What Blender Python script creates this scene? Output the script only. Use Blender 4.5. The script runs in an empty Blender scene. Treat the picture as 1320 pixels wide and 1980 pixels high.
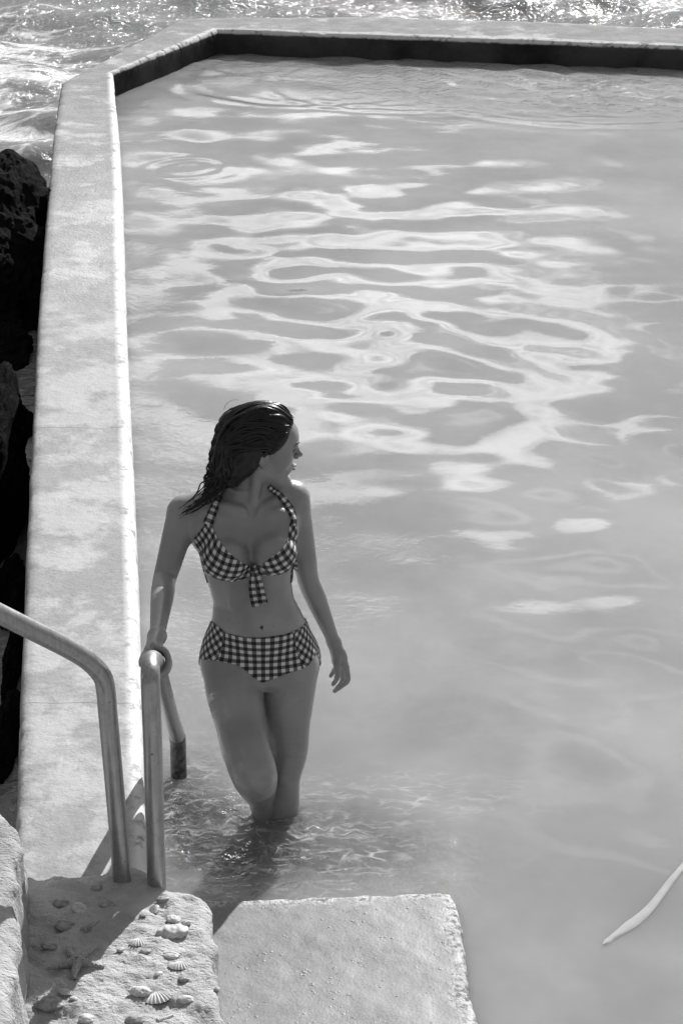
import bpy, bmesh, math, random
import numpy as np
from mathutils import Vector, Matrix
from mathutils.bvhtree import BVHTree

rng = np.random.RandomState(7)
random.seed(7)
R = math.radians
sc = bpy.context.scene

# ------------------------------------------------------------------ camera
PITCH = R(23.0); CAMH = 3.3; F = 4200.0          # focal length in pixels of a 1320x1980 frame
cam_d = bpy.data.cameras.new('camera'); cam = bpy.data.objects.new('camera', cam_d)
sc.collection.objects.link(cam); sc.camera = cam
cam.location = (0, 0, CAMH); cam.rotation_euler = (R(90) - PITCH, 0, 0)
cam_d.sensor_fit = 'VERTICAL'; cam_d.sensor_height = 36.0; cam_d.lens = F / 1980 * 36
cam_d.clip_start = 0.05; cam_d.clip_end = 2000
sc.render.resolution_x = 682; sc.render.resolution_y = 1024

# ------------------------------------------------------------------ light and sky
SUN_AZ, SUN_EL = R(21.5), R(33)
sun_dir = Vector((math.sin(SUN_AZ) * math.cos(SUN_EL), math.cos(SUN_AZ) * math.cos(SUN_EL), math.sin(SUN_EL)))
ld = bpy.data.lights.new('sun', 'SUN'); ld.energy = 5.0; ld.angle = R(0.5); ld.color = (1, 1, 1)
lo = bpy.data.objects.new('sun', ld); sc.collection.objects.link(lo)
lo.rotation_euler = sun_dir.to_track_quat('Z', 'Y').to_euler()
sc.view_settings.view_transform = 'Standard'; sc.view_settings.look = 'None'
sc.view_settings.exposure = 0.25; sc.view_settings.gamma = 1.0; sc.view_settings.use_curve_mapping = False


class NT:
    """small node-graph writer"""
    def __init__(s, tree):
        s.t = tree; s.n = tree.nodes; s.l = tree.links; s.n.clear()

    def node(s, typ, ins=None, **kw):
        nd = s.n.new(typ)
        for k, v in kw.items():
            setattr(nd, k, v)
        for k, v in (ins or {}).items():
            s.put(nd.inputs[k], v)
        return nd

    def put(s, sock, v):
        if isinstance(v, bpy.types.NodeSocket):
            s.l.new(v, sock)
        elif hasattr(sock.default_value, '__len__') and not hasattr(v, '__len__'):
            sock.default_value = (v, v, v, 1)[:len(sock.default_value)]
        else:
            sock.default_value = v

    def m(s, op, a, b=0.0, c=0.0, clamp=False):
        nd = s.n.new('ShaderNodeMath'); nd.operation = op; nd.use_clamp = clamp
        s.put(nd.inputs[0], a); s.put(nd.inputs[1], b)
        if op in ('MULTIPLY_ADD', 'SMOOTH_MIN', 'COMPARE'):
            s.put(nd.inputs[2], c)
        return nd.outputs[0]

    def ramp(s, v, lo, hi, a=0.0, b=1.0, smooth=True):
        nd = s.n.new('ShaderNodeMapRange'); nd.interpolation_type = 'SMOOTHSTEP' if smooth else 'LINEAR'
        s.put(nd.inputs[0], v); s.put(nd.inputs[1], lo); s.put(nd.inputs[2], hi); s.put(nd.inputs[3], a); s.put(nd.inputs[4], b)
        return nd.outputs[0]

    def mix(s, f, a, b):
        nd = s.n.new('ShaderNodeMix'); nd.data_type = 'FLOAT'
        s.put(nd.inputs[0], f); s.put(nd.inputs[2], a); s.put(nd.inputs[3], b)
        return nd.outputs[0]

    def noise(s, vec, scale, detail=3.0, rough=0.5, dist=0.0):
        nd = s.n.new('ShaderNodeTexNoise')
        s.put(nd.inputs['Vector'], vec); nd.inputs['Scale'].default_value = scale
        nd.inputs['Detail'].default_value = detail; nd.inputs['Roughness'].default_value = rough
        nd.inputs['Distortion'].default_value = dist
        return nd.outputs[0]

    def map(s, vec, scale=(1, 1, 1), rot=(0, 0, 0), loc=(0, 0, 0)):
        nd = s.n.new('ShaderNodeMapping'); s.put(nd.inputs[0], vec)
        nd.inputs['Scale'].default_value = scale; nd.inputs['Rotation'].default_value = rot; nd.inputs['Location'].default_value = loc
        return nd.outputs[0]

    def bump(s, h, strength=0.5, dist=0.01, normal=None):
        nd = s.n.new('ShaderNodeBump'); s.put(nd.inputs['Strength'], strength)
        nd.inputs['Distance'].default_value = dist; s.put(nd.inputs['Height'], h)
        if normal is not None:
            s.put(nd.inputs['Normal'], normal)
        return nd.outputs[0]


world = bpy.data.worlds.new('World'); sc.world = world; world.use_nodes = True
w = NT(world.node_tree)
sky = w.node('ShaderNodeTexSky', sky_type='NISHITA', sun_disc=False)
sky.sun_elevation = SUN_EL; sky.sun_rotation = SUN_AZ; sky.dust_density = 1.0
bw = w.node('ShaderNodeRGBToBW', {'Color': sky.outputs[0]})
tc = w.node('ShaderNodeTexCoord')
sep = w.node('ShaderNodeSeparateXYZ', {0: tc.outputs['Generated']})
sx, sy, sz = sep.outputs
el = w.m('ARCSINE', sz)
az = w.m('ARCTAN2', sx, sy)
# one bright bank of cloud standing low over the sea ahead, others thinner around it
CL_AZ, CL_EL, CL_W, CL_H = R(0.0), R(18.4), R(8.0), R(3.5)
dx = w.m('DIVIDE', w.m('SUBTRACT', az, CL_AZ), CL_W)
dy = w.m('DIVIDE', w.m('SUBTRACT', el, CL_EL), CL_H)
dd = w.m('SQRT', w.m('ADD', w.m('MULTIPLY', dx, dx), w.m('MULTIPLY', dy, dy)))
nz = w.noise(w.map(tc.outputs['Generated'], scale=(1, 1, 2.2)), 14.0, 5.0, 0.55)
dd = w.m('ADD', dd, w.m('MULTIPLY', w.m('SUBTRACT', nz, 0.5), 2.2))
cloud = w.ramp(dd, 0.72, 1.14, 1.0, 0.0)
thin = w.ramp(w.noise(w.map(tc.outputs['Generated'], scale=(1, 1, 2.5)), 3.0, 5.0, 0.55), 0.5, 0.75)
thin = w.m('MULTIPLY', thin, w.ramp(el, R(26), R(40)))
unseen_wisp = w.ramp(w.noise(w.map(tc.outputs['Generated'], scale=(1, 1, 2.0), loc=(3, 2, 1)), 7.0, 6.0, 0.6, 0.8), 0.53, 0.62)  # unseen wisps added so choppy water mirrors bright streaks
unseen_wisp = w.m('MULTIPLY', unseen_wisp, w.ramp(el, R(24.5), R(26)))
SKY_K, CLOUD_K = 0.085, 33.0
skyv = bw.outputs[0]
skyv = w.m('MULTIPLY', skyv, w.ramp(el, R(3), R(32), 0.42, 1.0))
skyv = w.m('ADD', skyv, w.m('ADD', w.m('MULTIPLY', thin, 4.0), w.m('MULTIPLY', unseen_wisp, 8.0)))
cin = w.ramp(w.noise(w.map(tc.outputs['Generated'], scale=(1, 1, 2.2)), 16.0, 5.0, 0.55), 0.32, 0.68, 0.42, 1.0)
skyv = w.mix(cloud, skyv, w.m('MULTIPLY', cin, CLOUD_K))
bg = w.node('ShaderNodeBackground', {'Color': skyv, 'Strength': SKY_K})
w.node('ShaderNodeOutputWorld', {'Surface': bg.outputs[0]})
sc.cycles.max_bounces = 8; sc.cycles.transparent_max_bounces = 12; sc.cycles.caustics_reflective = False
sc.cycles.sample_clamp_indirect = 8

# ------------------------------------------------------------------ geometry helpers
CP, SP = math.cos(PITCH), math.sin(PITCH)


def ray(px, py):
    u = (px - 660.0) / F; v = (990.0 - py) / F
    return Vector((u, CP + v * SP, -SP + v * CP))


def P(px, py, z):                      # point of the photograph on the level z
    d = ray(px, py); t = (z - CAMH) / d.z
    return Vector((d.x * t, d.y * t, z))


def W(px, py, Y):                      # point of the photograph at the distance Y
    d = ray(px, py); t = Y / d.y
    return Vector((d.x * t, Y, CAMH + d.z * t))


def project(v):                        # arrays of points -> photograph coordinates
    x, y, z = v[:, 0], v[:, 1], v[:, 2] - CAMH
    dep = y * CP - z * SP
    return 660 + F * x / dep, 990 - F * (y * SP + z * CP) / dep


_perm = rng.permutation(512)
_vals = rng.rand(512).astype(np.float32)


def vnoise(x, y, z=0.0, seed=0):
    """smooth value noise, -1..1"""
    x = np.asarray(x, float); y = np.asarray(y, float); z = np.asarray(z, float) + np.zeros_like(x)
    xi, yi, zi = np.floor(x).astype(int), np.floor(y).astype(int), np.floor(z).astype(int)
    xf, yf, zf = x - xi, y - yi, z - zi
    u, v, q = [t * t * t * (t * (t * 6 - 15) + 10) for t in (xf, yf, zf)]

    def h(a, b, c):
        return _vals[(_perm[(_perm[(_perm[(a + seed) % 512] + b) % 512] + c) % 512])]
    r = 0
    for i, wu in ((0, 1 - u), (1, u)):
        for j, wv in ((0, 1 - v), (1, v)):
            for k, wq in ((0, 1 - q), (1, q)):
                r = r + h(xi + i, yi + j, zi + k) * wu * wv * wq
    return r * 2 - 1


def fbm(x, y, z=0.0, oct=4, seed=0, gain=0.5):
    r = 0; a = 1.0; s = 1.0
    for o in range(oct):
        r = r + a * vnoise(np.asarray(x) * s + o * 17.3, np.asarray(y) * s + o * 9.1, np.asarray(z) * s + o * 5.7, seed + o * 31)
        a *= gain; s *= 2.03
    return r


def link(name, verts, faces, mat=None, parent=None, smooth=True):
    me = bpy.data.meshes.new(name)
    if isinstance(verts, np.ndarray) and isinstance(faces, np.ndarray):
        n = faces.shape[1]
        me.vertices.add(len(verts)); me.vertices.foreach_set('co', verts.astype(np.float32).ravel())
        me.loops.add(faces.size); me.loops.foreach_set('vertex_index', faces.astype(np.int32).ravel())
        me.polygons.add(len(faces))
        me.polygons.foreach_set('loop_start', np.arange(0, faces.size, n, dtype=np.int32))
        me.polygons.foreach_set('loop_total', np.full(len(faces), n, dtype=np.int32))
        me.update(calc_edges=True); me.validate()
    else:
        me.from_pydata([tuple(v) for v in verts], [], [tuple(int(i) for i in f) for f in faces]); me.update()
    me.polygons.foreach_set('use_smooth', [smooth] * len(me.polygons))
    o = bpy.data.objects.new(name, me); sc.collection.objects.link(o)
    if mat:
        me.materials.append(mat)
    if parent:
        o.parent = parent
    return o


def tag(o, label=None, cat=None, group=None, kind=None):
    for k, v in (('label', label), ('category', cat), ('group', group), ('kind', kind)):
        if v:
            o[k] = v
    return o


def empty(name, loc=(0, 0, 0)):
    o = bpy.data.objects.new(name, None); sc.collection.objects.link(o); o.location = loc
    o.empty_display_size = 0.1
    return o


def adopt(child, parent):
    """parent while the child keeps its place in the world"""
    child.parent = parent
    child.matrix_parent_inverse = Matrix.Translation(parent.location).inverted()
    return child


def catmull(pts, n=12):
    pts = [Vector(p) for p in pts]
    q = [2 * pts[0] - pts[1]] + pts + [2 * pts[-1] - pts[-2]]
    out = []
    for i in range(1, len(q) - 2):
        a, b, c, d = q[i - 1], q[i], q[i + 1], q[i + 2]
        for k in range(n):
            t = k / n
            out.append(0.5 * ((2 * b) + (c - a) * t + (2 * a - 5 * b + 4 * c - d) * t * t + (3 * b - a - 3 * c + d) * t ** 3))
    out.append(pts[-1])
    return out


def tube_geo(path, rad, seg=16, caps=True, V=None, Fc=None):
    V = [] if V is None else V; Fc = [] if Fc is None else Fc
    n = len(path)
    rad = rad if hasattr(rad, '__len__') else [rad] * n
    up = None
    base = len(V)
    for i in range(n):
        t = (path[min(i + 1, n - 1)] - path[max(i - 1, 0)]).normalized()
        if up is None:
            up = Vector((0, 0, 1)) if abs(t.z) < 0.9 else Vector((0, 1, 0))
        sd = t.cross(up).normalized(); up = sd.cross(t).normalized()
        for k in range(seg):
            a = 2 * math.pi * k / seg
            V.append(path[i] + (sd * math.cos(a) + up * math.sin(a)) * rad[i])
    for i in range(n - 1):
        for k in range(seg):
            a = base + i * seg + k; b = base + i * seg + (k + 1) % seg
            Fc.append((a, b, b + seg, a + seg))
    if caps:
        Fc.append(tuple(base + k for k in range(seg))[::-1])
        Fc.append(tuple(base + (n - 1) * seg + k for k in range(seg)))
    return V, Fc


def grid_faces(nx, ny):
    i, j = np.meshgrid(np.arange(nx - 1), np.arange(ny - 1), indexing='ij')
    a = (i * ny + j).ravel()
    return np.stack([a, a + ny, a + ny + 1, a + 1], 1)


def in_poly(x, y, poly):
    c = np.zeros(np.shape(x), bool); n = len(poly)
    for i in range(n):
        x0, y0 = poly[i][0], poly[i][1]; x1, y1 = poly[(i + 1) % n][0], poly[(i + 1) % n][1]
        cond = ((y0 > y) != (y1 > y)) & (x < (x1 - x0) * (y - y0) / ((y1 - y0) + 1e-12) + x0)
        c ^= cond
    return c


def poly_sd(x, y, poly):
    """signed distance to a polygon, negative inside"""
    d = np.full(np.shape(x), 1e9); n = len(poly)
    for i in range(n):
        ax, ay = poly[i][0], poly[i][1]; bx, by = poly[(i + 1) % n][0], poly[(i + 1) % n][1]
        ex, ey = bx - ax, by - ay
        t = np.clip(((x - ax) * ex + (y - ay) * ey) / (ex * ex + ey * ey + 1e-12), 0, 1)
        d = np.minimum(d, np.hypot(x - ax - t * ex, y - ay - t * ey))
    return np.where(in_poly(x, y, poly), -d, d)


def float_attr(o, name, arr):
    at = o.data.attributes.new(name, 'FLOAT', 'POINT'); at.data.foreach_set('value', np.asarray(arr, np.float32))


# ------------------------------------------------------------------ materials (a black and white scene: every colour is a grey)
MATS = {}


def material(name):
    mt = bpy.data.materials.new(name); mt.use_nodes = True; MATS[name] = mt
    return mt, NT(mt.node_tree)


def out(t, shader, **k):
    t.node('ShaderNodeOutputMaterial', {'Surface': shader})


def pbsdf(t, **ins):
    nd = t.n.new('ShaderNodeBsdfPrincipled')
    for k, v in ins.items():
        t.put(nd.inputs[k.replace('_', ' ')], v)
    return nd.outputs[0]


def obj_co(t):
    return t.node('ShaderNodeTexCoord').outputs['Object']


# pool wall concrete: dry and pale near, wet and glittering far away
mt, t = material('wall_concrete')
co = obj_co(t); yy = t.node('ShaderNodeSeparateXYZ', {0: co}).outputs[1]
n1 = t.noise(co, 1.7, 6, 0.6); n2 = t.noise(co, 7.0, 6, 0.65); n3 = t.noise(co, 90.0, 3, 0.6); n4 = t.noise(t.map(co, loc=(3, 1, 0)), 3.0, 8, 0.7)
wet = t.ramp(t.m('ADD', yy, t.m('MULTIPLY', t.m('SUBTRACT', n1, 0.5), 6.0)), 8.0, 12.5)
c = t.ramp(n2, 0.3, 0.7, 0.40, 0.465)
c = t.m('MULTIPLY', c, t.ramp(n4, 0.44, 0.55, 0.68, 1.0))
spk = t.noise(co, 48.0, 5, 0.75)
c = t.m('MULTIPLY', c, t.ramp(n3, 0.25, 0.45, 0.8, 1.0))
c = t.m('MULTIPLY', c, t.ramp(t.m('ADD', spk, t.m('MULTIPLY', n4, 0.35)), 0.50, 0.58, 0.80, 1.0))
wetc = t.ramp(n2, 0.3, 0.75, 0.30, 0.40)
wetc = t.m('ADD', wetc, t.ramp(t.noise(t.map(co, loc=(7, 3, 0)), 2.6, 7, 0.65), 0.54, 0.62, 0.0, 0.16))
c = t.mix(wet, c, wetc)
lipa = t.node('ShaderNodeAttribute', attribute_name='lip').outputs['Fac']
lip_sunlit = t.m('MULTIPLY', lipa, t.ramp(t.noise(co, 14.0, 5, 0.7), 0.36, 0.48))
c = t.mix(lip_sunlit, c, 0.74)  # sunlight on the inner edge painted in as a paler grey
# hairline cracks across the wall
cr = t.m('ABSOLUTE', t.m('SUBTRACT', t.m('FRACT', t.m('ADD', t.m('DIVIDE', yy, 2.35), t.m('MULTIPLY', n2, 0.018))), 0.5))
crk = t.ramp(cr, 0.0004, 0.0022, 0.62, 1.0)
c = t.m('MULTIPLY', c, crk)
zz_ = t.node('ShaderNodeSeparateXYZ', {0: co}).outputs[2]
shade_stain = t.m('MULTIPLY', t.ramp(yy, 13.6, 14.6), t.ramp(t.m('ADD', zz_, t.m('MULTIPLY', n2, 0.03)), 0.178, 0.160))
c = t.mix(shade_stain, c, t.ramp(n1, 0.35, 0.65, 0.03, 0.085))  # far inner face: wet algae stain with its shade painted in
rough = t.mix(wet, 0.75, 0.42)
b = t.bump(t.m('ADD', t.m('MULTIPLY', t.noise(co, 26, 6, 0.65), 1.0), t.m('MULTIPLY', n3, 0.35)), 0.55, 0.008)
gl = t.noise(co, 70, 3, 0.6)
b2 = t.bump(gl, t.m('MULTIPLY', wet, 0.6), 0.008, b)
out(t, pbsdf(t, Base_Color=c, Roughness=rough, Specular_IOR_Level=t.ramp(yy, 9.0, 15.5, 0.4, 0.0), Normal=b2))

# rough concrete for the step at the waterline
mt, t = material('step_concrete')
co = obj_co(t)
n1 = t.noise(co, 3.0, 5, 0.6); n2 = t.noise(co, 22, 6, 0.7); n3 = t.noise(co, 120, 3, 0.6)
edge = t.node('ShaderNodeAttribute', attribute_name='edge').outputs['Fac']
c = t.ramp(n1, 0.3, 0.7, 0.19, 0.235)
c = t.m('MULTIPLY', c, t.ramp(n3, 0.3, 0.5, 0.86, 1.0))
c = t.m('MULTIPLY', c, t.ramp(t.noise(co, 34, 6, 0.8), 0.36, 0.42, 0.5, 1.0))
c = t.mix(edge, c, t.ramp(t.noise(co, 60, 4, 0.7), 0.42, 0.54, 0.14, 0.62))
vd = t.node('ShaderNodeTexVoronoi', {'Vector': co, 'Scale': 70.0, 'Randomness': 1.0}); dots = t.m('MULTIPLY', t.ramp(vd.outputs['Distance'], 0.10, 0.35, 1.0, 0.0), t.ramp(t.noise(co, 45.0, 2, 0.5), 0.5, 0.62))
dsel = t.ramp(t.noise(co, 9.0, 4, 0.65), 0.50, 0.58)
c = t.m('ADD', c, t.m('MULTIPLY', t.m('MULTIPLY', dots, dsel), 0.10))
c = t.m('MULTIPLY', c, t.ramp(t.noise(t.map(co, loc=(5, 5, 0)), 5.0, 8, 0.75), 0.40, 0.50, 0.80, 1.0))
b = t.bump(t.m('ADD', t.m('MULTIPLY', n2, 0.22), t.m('ADD', t.m('MULTIPLY', n3, 0.28), t.m('MULTIPLY', t.m('MULTIPLY', dots, dsel), 0.9))), 0.5, 0.006)
b = t.bump(t.noise(co, 75, 4, 0.7), t.m('MULTIPLY', edge, 0.9), 0.012, b)
out(t, pbsdf(t, Base_Color=c, Roughness=0.5, Normal=b))

# mortar with shells
mt, t = material('mortar')
co = obj_co(t)
n1 = t.noise(co, 6.0, 6, 0.65); n2 = t.noise(t.map(co, scale=(1, 1.6, 1)), 30, 6, 0.7); n3 = t.noise(co, 160, 3, 0.6)
c = t.ramp(n1, 0.3, 0.72, 0.38, 0.60)
c = t.m('MULTIPLY', c, t.ramp(n3, 0.28, 0.42, 0.78, 1.0))
pit = t.ramp(t.node('ShaderNodeTexVoronoi', {'Vector': t.map(co, scale=(1, 1.3, 1)), 'Scale': 42.0}).outputs['Distance'], 0.05, 0.3)
b = t.bump(t.m('ADD', t.m('ADD', n2, t.m('MULTIPLY', n3, 0.4)), t.m('MULTIPLY', pit, 0.25)), 0.95, 0.014)
out(t, pbsdf(t, Base_Color=c, Roughness=0.8, Normal=b))

mt, t = material('shell')
co = obj_co(t)
c = t.ramp(t.noise(co, 60, 5, 0.6), 0.3, 0.7, 0.40, 0.66)
out(t, pbsdf(t, Base_Color=c, Roughness=0.55, Normal=t.bump(t.noise(co, 250, 3, 0.6), 0.3, 0.003)))
mt, t = material('shell_dark')
co = obj_co(t)
c = t.ramp(t.noise(co, 60, 5, 0.6), 0.3, 0.7, 0.18, 0.40)
out(t, pbsdf(t, Base_Color=c, Roughness=0.55, Normal=t.bump(t.noise(co, 250, 3, 0.6), 0.3, 0.003)))
mt, t = material('starfish_skin')
co = obj_co(t)
vo = t.node('ShaderNodeTexVoronoi', {'Vector': co, 'Scale': 260.0}).outputs['Distance']
out(t, pbsdf(t, Base_Color=t.ramp(vo, 0.1, 0.6, 0.55, 0.32), Roughness=0.7, Normal=t.bump(t.m('SUBTRACT', 1.0, vo), 0.8, 0.004)))

# steel tube
mt, t = material('brushed_steel')
co = obj_co(t)
br = t.noise(t.map(co, scale=(60, 60, 3)), 3.0, 4, 0.6)
gr = t.noise(co, 35, 6, 0.7); sp = t.noise(co, 95, 3, 0.6)
c = t.m('MULTIPLY', t.ramp(br, 0.3, 0.7, 0.34, 0.44), t.ramp(gr, 0.35, 0.6, 0.86, 1.0))
c = t.m('MULTIPLY', c, t.ramp(sp, 0.27, 0.33, 0.35, 1.0))
rg = t.ramp(gr, 0.3, 0.7, 0.34, 0.44)
out(t, pbsdf(t, Base_Color=c, Metallic=0.85, Roughness=rg, Normal=t.bump(t.m('ADD', br, sp), 0.05, 0.001)))
mt, t = material('dark_steel')  # darker steel for the lower end of the rail
co = obj_co(t)
c = t.ramp(t.noise(co, 40, 6, 0.7), 0.35, 0.65, 0.03, 0.14)
out(t, pbsdf(t, Base_Color=c, Metallic=0.3, Roughness=0.25, Normal=t.bump(t.noise(co, 60, 5, 0.7), 0.5, 0.006)))

# rock
mt, t = material('wet_rock')
co = obj_co(t)
n1 = t.noise(co, 5, 8, 0.7); n2 = t.noise(co, 28, 6, 0.7)
c = t.ramp(n1, 0.35, 0.75, 0.006, 0.022)
out(t, pbsdf(t, Base_Color=c, Roughness=t.ramp(n2, 0.3, 0.7, 0.7, 0.9), Specular_IOR_Level=0.02, Normal=t.bump(t.m('ADD', n1, t.m('MULTIPLY', n2, 0.5)), 0.9, 0.05)))

# skin
mt, t = material('skin')
co = obj_co(t)
n1 = t.noise(co, 9, 4, 0.5); n2 = t.noise(co, 420, 2, 0.5); n3 = t.noise(co, 120, 3, 0.6)
c = t.ramp(n1, 0.3, 0.7, 0.27, 0.33)
vo = t.node('ShaderNodeTexVoronoi', {'Vector': co, 'Scale': 22.0}).outputs['Distance']
c = t.m('MULTIPLY', c, t.ramp(vo, 0.035, 0.06, 0.55, 1.0))       # a few moles
sk = t.n.new('ShaderNodeBsdfPrincipled')
t.put(sk.inputs['Base Color'], c); t.put(sk.inputs['Roughness'], t.ramp(n3, 0.35, 0.65, 0.30, 0.46))
sk.inputs['Coat Weight'].default_value = 0.4; sk.inputs['Coat Roughness'].default_value = 0.18; sk.inputs['Subsurface Weight'].default_value = 0.12; sk.inputs['Subsurface Radius'].default_value = (1, 1, 1); sk.inputs['Subsurface Scale'].default_value = 0.006
t.put(sk.inputs['Normal'], t.bump(t.m('ADD', n2, t.m('MULTIPLY', n3, 0.6)), 0.16, 0.002))
out(t, sk.outputs[0])

mt, t = material('wet_hair')
co = obj_co(t)
out(t, pbsdf(t, Base_Color=t.ramp(t.noise(co, 40, 3, 0.5), 0.3, 0.7, 0.003, 0.008), Roughness=0.32, Specular_IOR_Level=0.4, Normal=t.bump(t.noise(co, 160, 3, 0.6), 0.25, 0.002)))
mt, t = material('lip')
out(t, pbsdf(t, Base_Color=0.14, Roughness=0.4))
mt, t = material('dark_lash')
out(t, pbsdf(t, Base_Color=0.01, Roughness=0.5))
mt, t = material('eye_white')
out(t, pbsdf(t, Base_Color=0.5, Roughness=0.15))


def gingham(name, panels=False):
    mt, t = material(name)
    uv = t.node('ShaderNodeUVMap', uv_map='cloth').outputs[0]
    s = t.node('ShaderNodeSeparateXYZ', {0: uv}); u, v = s.outputs[0], s.outputs[1]
    per = 0.0212
    if panels:      # side panels are cut on the bias behind a seam
        au = t.m('ABSOLUTE', u)
        seam = t.m('SUBTRACT', au, t.m('ADD', 0.118, t.m('MULTIPLY', v, -0.25)))
        side = t.m('GREATER_THAN', seam, 0.0)
        u2 = t.m('MULTIPLY', t.m('ADD', u, v), 0.7071); v2 = t.m('MULTIPLY', t.m('SUBTRACT', u, v), 0.7071)
        un = t.mix(side, u, u2); vn = t.mix(side, v, v2)
    else:
        un, vn = u, v
    def stripe(q):
        f = t.m('FRACT', t.m('DIVIDE', t.m('ADD', q, 50.0 * per), per))
        tri = t.m('ABSOLUTE', t.m('SUBTRACT', f, 0.5))
        return t.ramp(tri, 0.235, 0.265)
    a = stripe(un); b = stripe(vn)
    k = t.m('MULTIPLY', t.m('ADD', a, b), 0.5)
    c = t.ramp(k, 0.5, 1.0, 0.14, 0.70, smooth=False)
    c = t.mix(t.ramp(k, 0.0, 0.5, smooth=False), 0.012, c)
    if panels:
        c = t.m('MULTIPLY', c, t.ramp(t.m('ABSOLUTE', seam), 0.0006, 0.002, 0.25, 1.0))
    weave = t.noise(obj_co(t), 500, 2, 0.5); fold = t.noise(t.map(obj_co(t), scale=(1, 1, 1.4)), 24, 3, 0.5)
    nrm = t.bump(fold, 0.35, 0.008); nrm = t.bump(weave, 0.2, 0.001, nrm)
    out(t, pbsdf(t, Base_Color=c, Roughness=0.8, Normal=nrm))


gingham('gingham'); gingham('gingham_panelled', True)


# water
def water(name, body, murk_attr, bump_scale, bump_dist, rough, trans=True):
    mt, t = material(name)
    co = obj_co(t)
    chop = t.node('ShaderNodeAttribute', attribute_name='chop').outputs['Fac']
    h1 = t.noise(t.map(co, scale=(1.0, 1.0, 1.0)), bump_scale, 4, 0.55, 0.6)
    h2 = t.noise(t.map(co, loc=(4, 2, 0)), bump_scale * 3.1, 3, 0.55)
    nrm = t.bump(t.m('ADD', h1, t.m('MULTIPLY', h2, 0.3)), chop, bump_dist)
    fr = t.node('ShaderNodeFresnel', {'IOR': 1.33, 'Normal': nrm}).outputs[0]
    gl = t.node('ShaderNodeBsdfGlossy', {'Color': 1.0, 'Roughness': rough, 'Normal': nrm}).outputs[0]
    cloudy = t.ramp(t.noise(t.map(co, scale=(1, 0.8, 1)), 0.9, 5, 0.6), 0.34, 0.66, body * 0.82, body * 1.12)
    if trans:
        df = t.node('ShaderNodeSubsurfaceScattering', {'Color': cloudy, 'Scale': 0.16, 'Radius': (1, 1, 1)}, falloff='BURLEY').outputs[0]
    else:
        df = t.node('ShaderNodeBsdfDiffuse', {'Color': cloudy}).outputs[0]
    if trans:
        murk = t.node('ShaderNodeAttribute', attribute_name='murk').outputs['Fac']
        tr = t.node('ShaderNodeBsdfTransparent', {'Color': 0.95}).outputs[0]
        base = t.node('ShaderNodeMixShader', {0: murk, 1: tr, 2: df}).outputs[0]
        # net of caustic light lines, painted as white into the surface colour
        caustic = t.node('ShaderNodeAttribute', attribute_name='caustic').outputs['Fac']
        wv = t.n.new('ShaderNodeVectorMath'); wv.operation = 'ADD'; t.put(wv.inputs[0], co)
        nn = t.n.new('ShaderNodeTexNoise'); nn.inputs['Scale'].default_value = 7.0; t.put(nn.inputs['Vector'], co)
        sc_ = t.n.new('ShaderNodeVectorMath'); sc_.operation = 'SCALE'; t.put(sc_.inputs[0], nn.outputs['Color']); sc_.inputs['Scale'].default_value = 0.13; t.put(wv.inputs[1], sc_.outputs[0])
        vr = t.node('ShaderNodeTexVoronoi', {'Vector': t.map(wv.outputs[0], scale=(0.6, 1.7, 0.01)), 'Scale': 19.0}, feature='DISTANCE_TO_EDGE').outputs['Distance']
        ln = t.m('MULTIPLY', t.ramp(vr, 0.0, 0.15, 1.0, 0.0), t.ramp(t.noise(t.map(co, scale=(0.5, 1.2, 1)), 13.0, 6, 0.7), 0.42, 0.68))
        ln = t.m('MULTIPLY', ln, caustic, clamp=True)
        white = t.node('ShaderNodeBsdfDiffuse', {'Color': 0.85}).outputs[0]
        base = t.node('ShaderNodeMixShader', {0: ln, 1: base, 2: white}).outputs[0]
    else:
        foam_glare = t.node('ShaderNodeAttribute', attribute_name='foam_glare').outputs['Fac']
        fn = t.noise(t.map(co, scale=(1, 1.3, 1)), 2.2, 7, 0.68, 0.5)
        fm = t.ramp(t.m('ADD', fn, t.m('MULTIPLY', foam_glare, 0.32)), 0.60, 0.78)
        white = t.node('ShaderNodeBsdfDiffuse', {'Color': 0.8}).outputs[0]
        base = t.node('ShaderNodeMixShader', {0: fm, 1: df, 2: white}).outputs[0]
    out(t, t.node('ShaderNodeMixShader', {0: fr, 1: base, 2: gl}).outputs[0])


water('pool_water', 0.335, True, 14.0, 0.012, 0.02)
water('sea_water', 0.22, False, 5.0, 0.07, 0.09, trans=False)

mt, t = material('pale_sand')
co = obj_co(t)
out(t, pbsdf(t, Base_Color=t.ramp(t.noise(co, 1.1, 5, 0.6), 0.3, 0.7, 0.34, 0.55), Roughness=0.9))
mt, t = material('pale_render')
co = obj_co(t)
out(t, pbsdf(t, Base_Color=t.ramp(t.noise(co, 9, 6, 0.7), 0.35, 0.65, 0.50, 0.80), Roughness=0.9, Normal=t.bump(t.noise(co, 14, 5, 0.7), 0.6, 0.02)))
mt, t = material('dark_seabed')
out(t, pbsdf(t, Base_Color=0.12, Roughness=0.9))
mt, t = material('pale_translucent')
fm_ = t.ramp(t.noise(t.map(obj_co(t), scale=(1, 1, 1)), 9.0, 2, 0.5), 0.3, 0.7, 0.5, 0.72)
out(t, t.node('ShaderNodeMixShader', {0: fm_, 1: t.node('ShaderNodeBsdfTransparent').outputs[0], 2: pbsdf(t, Base_Color=0.48, Roughness=0.7)}).outputs[0])

# ------------------------------------------------------------------ the pool wall
Z_WALL = 0.185; Z_SEA = -0.42


def spl2(pts, n):
    """resample a polyline of (x, y) by arc length to n points"""
    a = np.array([(p[0], p[1]) for p in pts], float)
    d = np.r_[0, np.cumsum(np.hypot(*(a[1:] - a[:-1]).T))]; s = np.linspace(0, d[-1], n)
    return np.stack([np.interp(s, d, a[:, 0]), np.interp(s, d, a[:, 1])], 1)


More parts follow.
